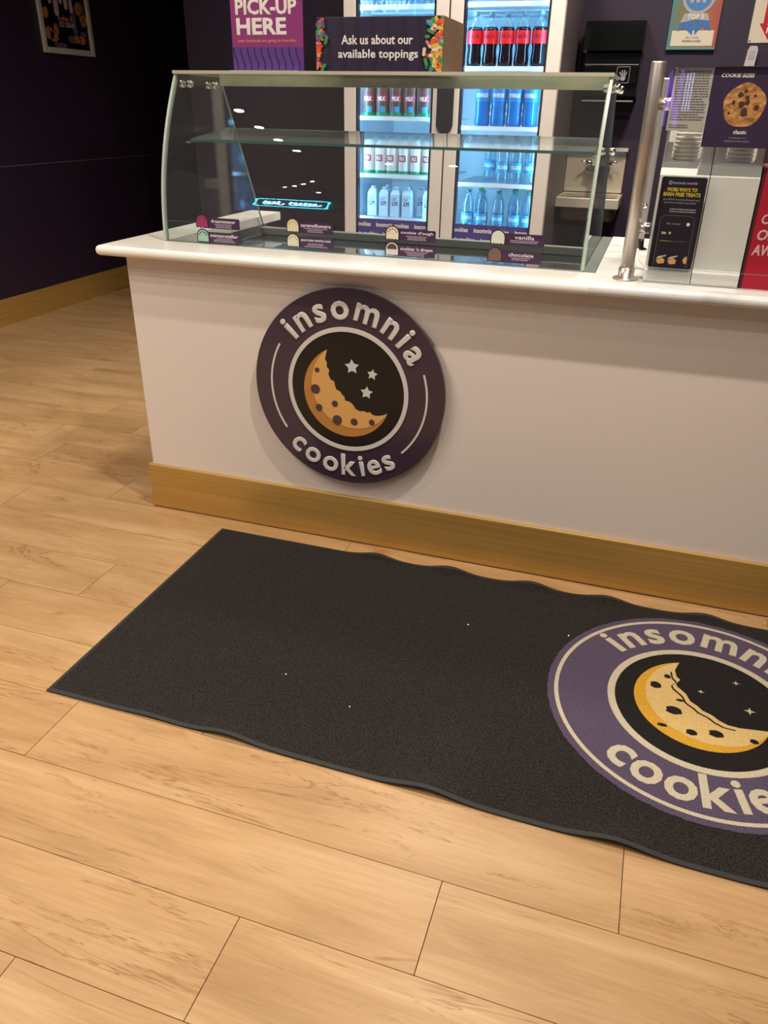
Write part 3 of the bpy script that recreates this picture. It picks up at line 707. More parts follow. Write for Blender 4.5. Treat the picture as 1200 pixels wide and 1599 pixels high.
def door(x0, x1):
    gx0, gx1, z0, z1 = x0+0.066, x1-0.066, 0.60, FZ1-0.09
    d = box('door', x0, gx0, FY0, FY0+0.05, 0.5, FZ1, M_frame, fr, bev=0.004)
    box('door_stile', gx1, x1, FY0, FY0+0.05, 0.5, FZ1, M_frame, d, bev=0.004)
    box('door_rail', gx0, gx1, FY0, FY0+0.05, 0.5, z0, M_frame, d)
    box('door_rail', gx0, gx1, FY0, FY0+0.05, z1, FZ1, M_frame, d)
    bm = bmesh.new()
    for a, b, c, e in ((gx0, gx0+0.010, z0, z1), (gx1-0.010, gx1, z0, z1)): bm_box(bm, a, b, FY0+0.004, FY0+0.045, c, e)
    bm_obj('gasket', bm, M_gask, d)
    box('pane', gx0+0.010, gx1-0.010, FY0+0.018, FY0+0.024, z0, z1, glass('fridge glass', (0.95, 0.98, 1, 1), 0.014), d)
    box('decal', gx0, gx1, FY0+0.014, FY0+0.0178, 0.60, 0.774, M_decal, d)
    # repeating wordmark on the decal
    for r_, (zz, sh) in enumerate(((0.742, -0.105), (0.692, -0.065), (0.642, -0.105))):
        x = gx0+sh
        while x < gx1:
            me = text_mesh('insomnia cookies', 1.0, 0.03, 0.001, res=2); a, b, c, e = ext(me); w = 0.19
            bmm = bmesh.new(); bmm.from_mesh(me); bpy.data.meshes.remove(me)
            for v in bmm.verts: v.co = Vector((x+(v.co.x-a)*w/(b-a), FY0+(0.0134 if v.co.z > 0 else 0.0139), zz-0.009+(v.co.y-c)*0.024/(e-c)))
            for px, nx_ in ((gx0+0.001, -1), (gx1-0.001, 1)):
                bmesh.ops.bisect_plane(bmm, geom=bmm.verts[:]+bmm.edges[:]+bmm.faces[:], plane_co=(px, 0, 0), plane_no=(nx_, 0, 0), clear_outer=True)
            if len(bmm.faces): bm_obj('decal_text', bmm, M_white2, d)
            else: bmm.free()
            x += w+0.032
    return d
d1 = door(FX0, 0.487); d2 = door(0.493, FX1)
o = prism('door_handle', [(0.447, 1.55), (0.447, 1.245), (0.462, 1.218), (0.478, 1.206), (0.502, 1.206), (0.518, 1.218), (0.533, 1.245), (0.533, 1.55)], FY0-0.012, FY0-0.0005, XZ, mat('handle black', srgb(22, 22, 26), 0.5), fr)
box('door_gap', 0.4872, 0.4928, FY0+0.002, FY0+0.05, 0.5, FZ1, M_blackm, fr)
M_shelf = mat('white wire shelf', srgb(214, 228, 238), 0.4)
M_pricer = mat('white price rail', srgb(236, 244, 250), 0.35)
SHL = [0.774, 0.995, 1.278, 1.778]; SHR = [0.715, 0.972, 1.242, 1.510, 1.782]
def shelf(x0, x1, z):
    s = box('price_rail', x0, x1, 2.232, 2.240, z-0.016, z+0.004, M_pricer, fr)
    bm = bmesh.new()
    for i in range(30):
        x = x0+0.006+(x1-x0-0.012)*i/29; bm_box(bm, x-0.0017, x+0.0017, 2.240, 2.85, z-0.010, z-0.004)
    for y in (2.26, 2.45, 2.65, 2.84): bm_box(bm, x0, x1, y, y+0.006, z-0.016, z-0.010)
    bm_obj('wire_shelf', bm, M_shelf, fr)
for z in SHL: shelf(-0.018, 0.462, z)
for z in SHR: shelf(0.518, 0.998, z)

# ---- drinks (every bottle and carton is its own thing)
M_cola = mat('cola', srgb(26, 14, 18), 0.08)
M_pet = glass('clear bottle', (0.62, 0.80, 0.88, 1), 0.10, 0.02, 0.10, srgb(190, 220, 235))
M_pettop = glass('clear bottle neck', (0.80, 0.92, 0.96, 1), 0.10, 0.02, 0.12, srgb(200, 225, 235))
M_red = mat('red label', srgb(226, 28, 36), 0.35)
M_capb = mat('black cap', srgb(24, 22, 24), 0.4); M_capr = mat('grey cap', srgb(150, 170, 180), 0.4)
M_capg = mat('green cap', srgb(20, 130, 110), 0.4)
M_blue = mat('blue drink', srgb(22, 112, 190), 0.12)
M_bluel = mat('blue label', srgb(34, 128, 204), 0.35)
M_das = mat('pale blue label', srgb(46, 152, 196), 0.35)
M_brown = mat('brown bottle', srgb(112, 74, 64), 0.35); M_rose = mat('maroon label', srgb(176, 62, 80), 0.4); M_grn = mat('green foot', srgb(20, 140, 84), 0.35)
M_milk = mat('white bottle', srgb(226, 228, 230), 0.35); M_redlab = mat('red patch', srgb(186, 44, 56), 0.4)
M_carton = mat('pale carton', srgb(196, 220, 236), 0.4); M_ink = mat('dark ink', srgb(30, 36, 66), 0.5)

def put(proto, xs, y, z, labels):
    for i, (x, lb) in enumerate(zip(xs, labels)):
        yy = y[i] if isinstance(y, (list, tuple)) else y
        if i == 0: proto.location = (x, yy, z); proto['label'] = lb
        else: clone(proto, (x, yy, z), lb)
ORD5 = ['leftmost', 'second from left', 'middle', 'second from right', 'rightmost']
# prototypes stand at the origin with their base at z = 0
def P0(name, cat, group): return empty(name, (0, 0, 0), 'x', cat, group)
# cola
t = P0('cola_bottle', 'bottle', 'cola bottles on one refrigerator shelf')
lathe('body', [(0.0, 0.0), (0.030, 0.0), (0.0355, 0.006), (0.037, 0.03), (0.0345, 0.055), (0.0325, 0.075), (0.035, 0.092), (0.038, 0.098), (0.038, 0.15), (0.0375, 0.158), (0.034, 0.168), (0.0, 0.169)], M_cola, t, seg=20)
lathe('neck', [(0.034, 0.1692), (0.031, 0.176), (0.020, 0.195), (0.0135, 0.208), (0.0125, 0.218)], M_pettop, t, seg=20)
lathe('cap', [(0.0, 0.2185), (0.0145, 0.2185), (0.0145, 0.235), (0.0, 0.2355)], M_capr, t, seg=16)
bm = bmesh.new(); bm_ring(bm, 0.0381, 0.0387, 0.097, 0.153, XY, n=24); lab = bm_obj('label', bm, M_red, t)
fit_text('brand_text', 'Coca-Cola', -0.028, 0.028, 0.121, 0.143, 0, M_capb, lab, bold=0.01, shear=0.35, thick=0.0004, wrap=(0, 0, 0.0388))
put(t, [0.592, 0.671, 0.752, 0.832, 0.915], 2.285, 1.5145, [f'{o_} of five red label cola bottles in the right refrigerator door' for o_ in ORD5])
# blue sports drink
t = P0('blue_drink_bottle', 'bottle', 'blue drink bottles on one refrigerator shelf')
lathe('body', [(0.0, 0.0), (0.035, 0.0), (0.0395, 0.01), (0.0395, 0.045), (0.0355, 0.058), (0.0395, 0.07), (0.037, 0.092), (0.0395, 0.11), (0.0395, 0.17), (0.030, 0.188), (0.017, 0.205), (0.0, 0.206)], M_blue, t, seg=20)
bm = bmesh.new(); bm_ring(bm, 0.0397, 0.0402, 0.112, 0.168, XY, n=24); lab = bm_obj('label', bm, M_bluel, t)
lathe('cap', [(0.0, 0.2065), (0.0195, 0.2065), (0.0195, 0.222), (0.0, 0.2225)], M_milk, t, seg=16)
fit_text('brand_text', 'POWERADE', -0.034, 0.034, 0.130, 0.150, 0, M_white2, lab, bold=0.03, shear=0.2, thick=0.0004, wrap=(0, 0, 0.0403))
put(t, [0.655, 0.738, 0.820, 0.901], 2.285, 1.2465, [f'{o_} of four blue sports drink bottles under the colas' for o_ in ('leftmost', 'second from left', 'second from right', 'rightmost')])
# water
t = P0('water_bottle', 'bottle', 'water bottles in the refrigerator')
lathe('body', [(0.0, 0.0), (0.029, 0.0), (0.0325, 0.008), (0.0325, 0.03), (0.031, 0.04), (0.0325, 0.05), (0.0325, 0.105), (0.031, 0.12), (0.0325, 0.13), (0.031, 0.15), (0.024, 0.175), (0.014, 0.196), (0.0125, 0.205)], M_pet, t, seg=20)
lathe('cap', [(0.0, 0.2055), (0.0145, 0.2055), (0.0145, 0.219), (0.0, 0.2195)], M_capg, t, seg=16)
bm = bmesh.new(); bm_ring(bm, 0.0328, 0.0334, 0.052, 0.102, XY, n=24); lab = bm_obj('label', bm, M_das, t)
fit_text('brand_text', 'DASANI', -0.030, 0.030, 0.068, 0.088, 0, M_white2, lab, bold=0.02, thick=0.0004, wrap=(0, 0, 0.0335))
put(t, [0.688, 0.785, 0.856, 0.93], [2.42, 2.285, 2.285, 2.285], 0.9765, [f'{o_} clear water bottle on the refrigerator shelf under the blue drinks' for o_ in ('leftmost', 'second', 'third', 'rightmost')])
t2 = clone(t, (0.61, 2.285, 0.7195), 'leftmost front water bottle on the lowest right refrigerator shelf')
for x, y, lb in ((0.689, 2.285, 'second front'), (0.777, 2.285, 'middle front'), (0.868, 2.285, 'fourth front'), (0.94, 2.285, 'rightmost front'), (0.65, 2.42, 'left rear'), (0.84, 2.42, 'right rear')):
    clone(t, (x, y, 0.7195), f'{lb} water bottle on the lowest right refrigerator shelf')
for x, lb in zip((0.10, 0.20, 0.29, 0.38), ('leftmost', 'second', 'third', 'rightmost')):
    clone(t, (x, 2.30, 1.7825), f'{lb} water bottle on the top left refrigerator shelf')
# chocolate milk
t = P0('chocolate_milk_bottle', 'bottle', 'chocolate milk bottles on one refrigerator shelf')
lathe('body', [(0.0, 0.0), (0.033, 0.0), (0.036, 0.006), (0.036, 0.135), (0.033, 0.155), (0.022, 0.175), (0.018, 0.185), (0.0, 0.186)], M_brown, t, seg=20)
bm = bmesh.new(); bm_ring(bm, 0.0361, 0.0366, 0.002, 0.016, XY, n=24); bm_obj('foot_band', bm, M_grn, t)
bm = bmesh.new(); bm_ring(bm, 0.0361, 0.0366, 0.068, 0.098, XY, math.radians(215), math.radians(325), 14); lab = bm_obj('label', bm, M_rose, t)
fit_text('brand_text', 'MILK', -0.020, 0.022, 0.072, 0.092, 0, M_white2, lab, bold=0.04, shear=0.1, thick=0.0004, wrap=(0, 0, 0.0367))
bm = bmesh.new(); bm_ring(bm, 0.0361, 0.0366, 0.018, 0.046, XY, math.radians(262), math.radians(306), 8); bm_obj('glass_picture', bm, M_das, t)
lathe('cap', [(0.0, 0.1865), (0.02, 0.1865), (0.02, 0.203), (0.0, 0.2035)], M_rose, t, seg=16)
put(t, [0.036, 0.112, 0.190, 0.266, 0.343], 2.285, 1.2825, [f'{o_} of five brown chocolate milk bottles in the left refrigerator door' for o_ in ORD5])
# white milk
t = P0('milk_bottle', 'bottle', 'white milk bottles on one refrigerator shelf')
lathe('body', [(0.0, 0.0), (0.0305, 0.0), (0.033, 0.006), (0.033, 0.125), (0.030, 0.142), (0.020, 0.160), (0.017, 0.17), (0.0, 0.171)], M_milk, t, seg=20)
bm = bmesh.new(); bm_ring(bm, 0.0331, 0.0335, 0.002, 0.016, XY, n=24); bm_obj('foot_band', bm, M_grn, t)
bm = bmesh.new(); bm_ring(bm, 0.0331, 0.0335, 0.062, 0.094, XY, math.radians(225), math.radians(300), 12); lab = bm_obj('label', bm, M_redlab, t)
fit_text('brand_text', 'MILK', -0.018, 0.012, 0.068, 0.088, 0, M_white2, lab, bold=0.04, shear=0.1, thick=0.0004, wrap=(0, 0, 0.0336))
lathe('cap', [(0.0, 0.1715), (0.019, 0.1715), (0.019, 0.188), (0.0, 0.1885)], M_grn, t, seg=16)
put(t, [0.038, 0.104, 0.170, 0.238, 0.304, 0.372], 2.285, 0.9995, [f'{o_} of six white milk bottles under the chocolate milk' for o_ in ('leftmost', 'second from left', 'third from left', 'third from right', 'second from right', 'rightmost')])
# cartons
t = P0('oat_drink_carton', 'carton', 'pale drink cartons on the lowest shelf')
bm = bmesh.new()
q0 = [(-0.026, -0.026), (0.026, -0.026), (0.026, 0.026), (-0.026, 0.026)]
lo = [bm.verts.new((a, b, 0)) for a, b in q0]; mi = [bm.verts.new((a, b, 0.115)) for a, b in q0]; hi = [bm.verts.new((a*0.72, b*0.5, 0.14)) for a, b in q0]
bm.faces.new(list(reversed(lo))); bm.faces.new(hi)
for A_, B_ in ((lo, mi), (mi, hi)):
    for i in range(4): bm.faces.new((A_[i], A_[(i+1) % 4], B_[(i+1) % 4], B_[i]))
bm_obj('body', bm, M_carton, t)
lathe('cap', [(0.0, 0.1402), (0.013, 0.1402), (0.013, 0.153), (0.0, 0.1535)], M_milk, t, seg=14)
fit_text('brand_text', 'OAT', -0.018, 0.010, 0.082, 0.100, -0.0263, mat('pale ink', srgb(120, 150, 180), .5), t, bold=0.03)
fit_text('brand_text', 'LY!', -0.015, 0.016, 0.058, 0.079, -0.0263, M_ink, t, bold=0.05)
put(t, [0.062, 0.130, 0.196, 0.264, 0.385, 0.110, 0.236, 0.325], [2.285, 2.285, 2.285, 2.285, 2.285, 2.40, 2.40, 2.36], 0.7785,
    [f'{o_} on the lowest left refrigerator shelf' for o_ in ('leftmost front pale drink carton', 'second front pale drink carton', 'third front pale drink carton', 'fourth front pale drink carton', 'rightmost front pale drink carton', 'left rear pale drink carton', 'middle rear pale drink carton', 'right rear pale drink carton')])

# ------------------------------------------------------------------ back wall: towel dispenser, sink, plaque, extinguisher sign
td = empty('paper_towel_dispenser', (1.24, YB, 1.36), 'black glossy paper towel dispenser on the wall above the sink', 'dispenser')
prism('cover', [(2.76, 1.600), (2.742, 1.612), (2.748, 1.725), (2.775, 1.748), (YB-0.001, 1.752), (YB-0.001, 1.600)], 1.082, 1.390, YZ, mat('smoked cover', srgb(22, 24, 24), 0.10), td)
prism('body', [(2.775, 1.3995), (2.775, 1.5995), (YB-0.001, 1.5995), (YB-0.001, 1.38)], 1.095, 1.385, YZ, M_black, td)
box('front_lip', 1.10, 1.380, 2.752, 2.7745, 1.455, 1.545, M_black, td, bev=0.006)
box('tear_bar', 1.105, 1.375, 2.76, 2.80, 1.372, 1.379, M_steel, td)
box('trim_line', 1.10, 1.38, 2.7505, 2.7518, 1.5455, 1.549, M_steel, td)
M_icon = mat('grey icon', srgb(150, 150, 156), 0.5)
bm = bmesh.new(); po = rrect(1.272, 1.340, 1.460, 1.538, 0.008)
n = len(po); pi_ = [((p[0]-1.306)*0.94+1.306, (p[1]-1.499)*0.94+1.499) for p in po]
for i in range(n):
    j = (i+1) % n; vs = [bm.verts.new((*[po[i][0], 2.7512, po[i][1]],)), bm.verts.new((po[j][0], 2.7512, po[j][1])), bm.verts.new((pi_[j][0], 2.7512, pi_[j][1])), bm.verts.new((pi_[i][0], 2.7512, pi_[i][1]))]; bm.faces.new(vs)
bm_obj('icon_frame', bm, M_icon, td)
for dx, dz, a, l in ((-0.012, 0.012, 2.2, 0.024), (-0.004, 0.016, 1.8, 0.028), (0.006, 0.017, 1.5, 0.028), (0.014, 0.013, 1.2, 0.022)):
    c, s = math.cos(a), math.sin(a); w = 0.0028
    prism('icon_finger', [(1.306+dx+c*l*u-s*w*v, 1.490+dz+s*l*u+c*w*v) for u, v in ((-0.5, -1), (0.5, -1), (0.5, 1), (-0.5, 1))], 2.7508, 2.7516, XZ, M_icon, td)
prism('icon_palm', disc_pts(1.308, 1.484, 0.013, 12), 2.7508, 2.7516, XZ, M_icon, td)

sk = empty('hand_sink', (1.21, YB, 0.75), 'small wall mounted stainless steel hand sink below the towel dispenser', 'sink')
box('backsplash', 1.043, 1.378, 2.935, YB-0.001, 0.90, 1.135, M_sink, sk, bev=0.002)
prism('splash_ledge', [(2.905, 1.122), (2.935, 1.140), (YB-0.001, 1.140), (YB-0.001, 1.118)], 1.043, 1.384, YZ, M_sink, sk)
box('rim', 1.043, 1.388, 2.585, 2.600, 0.842, 0.895, M_sink, sk, bev=0.004)
box('rim', 1.043, 1.060, 2.60, 2.934, 0.842, 0.895, M_sink, sk, bev=0.003)
box('rim', 1.371, 1.388, 2.60, 2.934, 0.842, 0.895, M_sink, sk, bev=0.003)
box('rim', 1.060, 1.371, 2.865, 2.934, 0.862, 0.895, M_sink, sk)
box('rim', 1.060, 1.371, 2.60, 2.635, 0.862, 0.893, M_sink, sk)
bm = bmesh.new(); bm_box(bm, 1.062, 1.369, 2.62, 2.88, 0.765, 0.88, 0.03, 4)
for f_ in [f_ for f_ in bm.faces if f_.normal.z > 0.9]: bm.faces.remove(f_)
bm_obj('bowl', bm, mat('bowl steel', srgb(150, 132, 116), 0.35, 0.9), sk, smooth=True)
box('faucet_body', 1.165, 1.300, 2.875, 2.934, 1.005, 1.045, M_chrome, sk, bev=0.012, seg=3)
tube('spout', [(1.232, 2.88, 1.04), (1.232, 2.86, 1.075), (1.232, 2.82, 1.085), (1.232, 2.77, 1.07), (1.232, 2.755, 1.035)], 0.011, M_chrome, sk)
for x in (1.178, 1.288):
    lathe('faucet_handle', [(0.0, 1.045), (0.018, 1.045), (0.020, 1.06), (0.014, 1.075), (0.0, 1.078)], M_chrome, sk, cx=x, cy=2.895, seg=14)
    tube('lever', [(x, 2.895, 1.066), (x+(-0.045 if x < 1.2 else 0.045), 2.87, 1.068)], 0.0055, M_chrome, sk)
tube('drain_pipe', [(1.21, 2.75, 0.764), (1.21, 2.75, 0.60), (1.21, 2.80, 0.55), (1.21, 2.94, 0.55)], 0.02, M_blackm, sk)
box('blue_strip', 1.255, 1.372, 2.9025, 2.9045, 1.112, 1.119, mat('blue tape', srgb(40, 100, 180), .5), sk)

aw = empty('award_plaque', (1.625, YB, 1.62), 'award plaque with blue ribbon and TOP 5 banner on purple wall', 'plaque')
def awmat():
    m = mat('plaque artwork', srgb(96, 140, 140), 0.3)
    nt = m.node_tree; b = nt.nodes['Principled BSDF']; tc = nt.nodes.new('ShaderNodeTexCoord'); sp = nt.nodes.new('ShaderNodeSeparateXYZ')
    n = nt.nodes.new('ShaderNodeTexNoise'); n.inputs['Scale'].default_value = 9; r = nt.nodes.new('ShaderNodeValToRGB')
    ad = nt.nodes.new('ShaderNodeMath'); ad.operation = 'MULTIPLY_ADD'; ad.inputs[1].default_value = 0.25
    s2 = nt.nodes.new('ShaderNodeMath'); s2.operation = 'MULTIPLY_ADD'; s2.inputs[1].default_value = 2.6; s2.inputs[2].default_value = -3.95
    nt.links.new(tc.outputs['Object'], sp.inputs[0]); nt.links.new(tc.outputs['Object'], n.inputs['Vector'])
    nt.links.new(sp.outputs['X'], s2.inputs[0]); nt.links.new(n.outputs['Fac'], ad.inputs[0]); nt.links.new(s2.outputs[0], ad.inputs[2]); nt.links.new(ad.outputs[0], r.inputs['Fac'])
    cr = r.color_ramp; cr.elements[0].position = 0.05; cr.elements[0].color = srgb(84, 142, 150); cr.elements[1].position = 0.7; cr.elements[1].color = srgb(170, 96, 86)
    for p, c in ((0.22, srgb(126, 130, 96)), (0.4, srgb(150, 128, 84)), (0.55, srgb(176, 120, 76))): e = cr.elements.new(p); e.color = c
    nt.links.new(r.outputs[0], b.inputs['Base Color']); return m
box('board', 1.500, 1.747, YB-0.024, YB-0.001, 1.625, 1.945, awmat(), aw, bev=0.002)
box('edge', 1.5005, 1.7465, YB-0.0246, YB-0.0242, 1.6252, 1.636, mat('teal edge', srgb(96, 150, 152), .3), aw)
yq = YB-0.0248
box('name_card', 1.519, 1.730, yq-0.0004, yq, 1.642, 1.712, M_cream, aw)
M_rib = mat('ribbon blue', srgb(66, 118, 186), 0.4); M_rib2 = mat('medal blue', srgb(78, 132, 190), 0.4); M_silv = mat('silver print', srgb(176, 172, 172), 0.35)
prism('ribbon', [(1.555, 1.752), (1.6235, 1.757), (1.621, 1.689), (1.578, 1.724), (1.544, 1.707)], yq-0.0012, yq-0.0006, XZ, M_rib, aw)
prism('ribbon', [(1.6255, 1.757), (1.697, 1.755), (1.709, 1.708), (1.665, 1.731), (1.633, 1.689)], yq-0.0012, yq-0.0006, XZ, M_rib, aw)
prism('medal', disc_pts(1.628, 1.868, 0.084, 40), yq-0.0018, yq-0.0012, XZ, M_silv, aw)
prism('medal_face', disc_pts(1.628, 1.868, 0.068, 40), yq-0.0024, yq-0.0018, XZ, M_rib2, aw)
for i, x in enumerate((1.595, 1.625, 1.655)):
    prism('medal_figure', [(x-0.008, 1.835), (x+0.008, 1.835), (x+0.011, 1.855), (x+0.004, 1.868), (x+0.006, 1.880), (x-0.006, 1.880), (x-0.004, 1.868), (x-0.012, 1.852)], yq-0.003, yq-0.0024, XZ, M_silv, aw)
prism('banner', [(1.552, 1.746), (1.567, 1.787), (1.626, 1.795), (1.683, 1.787), (1.697, 1.755), (1.626, 1.760)], yq-0.0026, yq-0.002, XZ, M_silv, aw)
fit_text('banner_text', 'TOP 5', 1.584, 1.666, 1.764, 1.785, yq-0.0026, M_white2, aw, bold=0.03)
M_ink2 = mat('black ink', srgb(40, 36, 40), 0.6)
fit_text('card_text', 'Best Cookie', 1.594, 1.658, 1.675, 1.686, yq-0.0006, M_ink2, aw, bold=0.0)
fit_text('card_text', 'INSOMNIA COOKIES', 1.578, 1.671, 1.658, 1.669, yq-0.0006, M_ink2, aw, bold=0.02)

fs = empty('extinguisher_sign', (2.0, YB, 1.655), 'cream fire extinguisher sign with a red down arrow on the wall', 'sign')
M_fred = mat('sign red', srgb(190, 34, 44), 0.4)
box('panel', 1.905, 2.105, YB-0.006, YB-0.001, 1.655, 2.35, mat('cream sign', srgb(220, 206, 186), .5), fs, bev=0.002)
prism('arrow', [(1.963, 2.30), (1.963, 1.742), (1.945, 1.742), (2.000, 1.668), (2.055, 1.742), (2.037, 1.742), (2.037, 2.30)], YB-0.0068, YB-0.006, XZ, M_fred, fs)
for i, ch in enumerate('FIREEXTINGUISHER'[::-1]):
    w = 0.008 if ch == 'I' else 0.026
    fit_text('letter', ch, 1.998-w/2, 1.998+w/2, 1.697+i*0.036, 1.724+i*0.036, YB-0.0069, M_white2, fs, bold=0.03)
prism('screw', disc_pts(1.914, 1.664, 0.004, 10), YB-0.0078, YB-0.006, XZ, M_blackm, fs)
dv = empty('wall_sensor', (1.937, YB, 1.53), 'pale grey plastic device with rectangular inset below the extinguisher sign', 'sensor')
prism('housing', [(1.908, 1.54), (1.914, 1.622), (1.922, 1.640), (1.954, 1.640), (1.962, 1.622), (1.958, 1.54), (1.95, 1.525), (1.916, 1.525)], YB-0.04, YB-0.001, XZ, mat('pale plastic', srgb(196, 192, 194), .45), dv)
box('inset', 1.921, 1.952, YB-0.0415, YB-0.0398, 1.580, 1.622, mat('inset plastic', srgb(178, 174, 178), .35), dv, bev=0.0008)

# ------------------------------------------------------------------ sneeze guard right of the case
PXC, PYC = 1.543, 0.062
gp = empty('guard_post', (PXC, PYC, ZT), 'round brushed steel guard post with a flange standing on the countertop', 'post')
lathe('flange', [(0.0, ZT), (0.033, ZT), (0.034, ZT+0.002), (0.032, ZT+0.005), (0.0205, ZT+0.0065), (0.0205, ZT+0.030), (0.018, ZT+0.032), (0, ZT+0.032)], mat('flange steel', srgb(214, 206, 196), 0.28, 0.9), gp, cx=PXC, cy=PYC, seg=28)
lathe('tube', [(0.0, ZT+0.028), (0.0172, ZT+0.028), (0.0172, 1.426), (0.016, 1.429), (0.0, 1.4292)], M_steel, gp, cx=PXC, cy=PYC, seg=28)
for z, xe in ((1.340, 1.603), (1.057, 1.5845)):
    tube('clamp_arm', [(PXC+0.014, PYC, z), (xe, PYC, z)], 0.0138, MATS['flange steel'], gp, seg=18)
    box('glass_clip', 1.572, 1.584, 0.0335, 0.050, z-0.008, z+0.008, M_chrome, gp, bev=0.002)
RXC, RYC = 1.556, 0.60
rp = empty('guard_post', (RXC, RYC, ZT), 'slim steel post behind the round guard post, farther back', 'post')
lathe('flange', [(0.0, ZT), (0.028, ZT), (0.028, ZT+0.004), (0.016, ZT+0.008), (0.014, ZT+0.035), (0, ZT+0.035)], M_chrome, rp, cx=RXC, cy=RYC, seg=20)
box('tube', RXC-0.013, RXC+0.013, RYC-0.013, RYC+0.013, ZT+0.035, 1.413, mat('pale steel', srgb(170, 170, 164), 0.4, 0.6), rp, bev=0.003)
lathe('bolt', [(0, 0), (0.008, 0), (0.008, 0.004), (0, 0.005)], M_chrome, rp, seg=10, M=Matrix.Translation((RXC, RYC-0.0131, 1.06)) @ Matrix.Rotation(PI/2, 4, 'X'))

GY = 0.026
sgd = prism('sneeze_guard', rrect(1.567, 2.9, 0.966, 1.419, 0.03, 8), GY, GY+0.007, XZ, [glass('guard glass', (0.975, 0.985, 0.98, 1), 0.03), M_glassedge], None)
for p in sgd.data.polygons: p.material_index = 0 if abs(p.normal.y) > 0.9 else 1
rebase(sgd, (2.23, GY, 0.966)); tag(sgd, 'clear glass sneeze guard pane with rounded corners beside the steel post', 'sneeze guard')

YP = GY+0.0085
def lines(name, x0, x1, z0, z1, n, y, m, parent, seed, shear=0.0, ragged=0.2):
    bm = bmesh.new(); rr = random.Random(seed); h = (z1-z0)/n
    for i in range(n):
        z = z1-(i+1)*h+h*0.3; x = x0; xe = x1-(x1-x0)*ragged*rr.random()*(1 if rr.random() < 0.4 else 0.15)
        while x < xe-0.001:
            l = rr.uniform(0.0025, 0.0085); bm_box(bm, x, min(x+l, xe), y-0.0003, y, z, z+h*0.45); x += l+0.0013
    o = bm_obj(name, bm, m, parent); o['kind'] = 'stuff'; return o
al = empty('allergen_sheet', (1.628, YP, 1.285), 'grey allergen information sheet taped to the sneeze guard', 'sheet')
box('sheet', 1.583, 1.668, YP-0.0006, YP, 1.284, 1.4155, mat('grey paper', srgb(186, 180, 174), 0.6), al)
M_ink3 = mat('grey ink', srgb(100, 94, 98), 0.6)
fit_text('title', 'ALLERGEN INFORMATION', 1.589, 1.664, 1.4045, 1.4105, YP-0.0008, mat('title ink', srgb(60, 54, 60), .6), al, bold=0.04, shear=0.15, thick=0.0003)
lines('fine_print', 1.588, 1.664, 1.305, 1.402, 18, YP-0.0007, M_ink3, al, 2)
lines('fine_print', 1.588, 1.632, 1.2885, 1.298, 2, YP-0.0007, M_ink3, al, 4)

ckp = empty('cookie_sizes_sheet', (1.79, YP, 1.25), 'purple COOKIE SIZES sheet with a large cookie on the sneeze guard', 'sheet')
box('sheet', 1.669, 1.95, YP-0.0006, YP, 1.2505, 1.4185, M_purp, ckp)
fit_text('title', 'COOKIE SIZES', 1.686, 1.757, 1.396, 1.4045, YP-0.0008, M_white2, ckp, bold=0.04, shear=0.2, thick=0.0003)
box('rule', 1.766, 1.93, YP-0.0008, YP-0.0006, 1.400, 1.4007, mat('dim rule', srgb(100, 84, 116), .5), ckp)
M_cook = mat('cookie photo', srgb(206, 148, 84), 0.6, vary=(60, srgb(168, 108, 54), 0.42, 0.68), bump=(45, 0.8, 0.01))
rr = random.Random(11)
pts = [(1.747+(0.0455+0.0012*math.sin(5*t_)+rr.uniform(-0.0006, 0.0006))*math.cos(t_), 1.3395+(0.0455+0.0012*math.sin(5*t_))*math.sin(t_)) for t_ in [2*PI*i/48 for i in range(48)]]
prism('cookie_picture', pts, YP-0.0012, YP-0.0006, XZ, M_cook, ckp)
M_choc = mat('chocolate chunk', srgb(74, 44, 36), 0.5)
for u, v, r in ((-0.012, 0.022, 0.006), (0.004, 0.016, 0.005), (0.006, 0.006, 0.0055), (-0.006, 0.002, 0.007), (0.002, -0.014, 0.009), (0.028, -0.004, 0.006), (-0.024, 0.006, 0.004), (-0.002, 0.030, 0.004), (-0.03, -0.016, 0.003), (0.02, 0.02, 0.003)):
    prism('chunk', [(1.747+u+r*(0.8+0.35*rr.random())*math.cos(2*PI*i/9), 1.3395+v+r*(0.8+0.35*rr.random())*math.sin(2*PI*i/9)) for i in range(9)], YP-0.0018, YP-0.0012, XZ, M_choc, ckp)
fit_text('caption', 'classic', 1.735, 1.764, 1.2795, 1.2885, YP-0.0008, M_white2, ckp, bold=0.03, thick=0.0003)
fit_text('caption', 'Everything you ever', 1.728, 1.766, 1.2690, 1.2735, YP-0.0008, mat('dim white', srgb(176, 164, 184), .5), ckp, thick=0.0003)
fit_text('caption', 'dreamed a cookie would be', 1.720, 1.774, 1.2625, 1.2670, YP-0.0008, MATS['dim white'], ckp, thick=0.0003)

rw = empty('rewards_card', (1.645, YP, 0.967), 'black rewards card with yellow MORE WAYS TO EARN lettering on the guard', 'card')
prism('card', rrect(1.594, 1.700, 0.967, 1.1825, 0.005), YP-0.0008, YP, XZ, mat('black card', srgb(32, 22, 36), 0.4), rw)
M_yel = mat('yellow lettering', srgb(222, 196, 50), 0.5); yk = YP-0.001
M_dim = mat('pale lettering', srgb(176, 166, 178), .5)
fit_text('wordmark', 'insomnia rewards', 1.622, 1.678, 1.1660, 1.1725, yk, M_dim, rw, bold=0.02, thick=0.0003)
bm = bmesh.new(); bm_ring(bm, 0.0025, 0.0045, yk-0.0002, yk+0.0002, lambda a, b, d: (1.6155+a, d, 1.169+b), n=16); bm_obj('moon_mark', bm, M_dim, rw)
fit_text('headline', 'MORE WAYS TO', 1.611, 1.681, 1.1490, 1.1580, yk, M_yel, rw, bold=0.04, thick=0.0003)
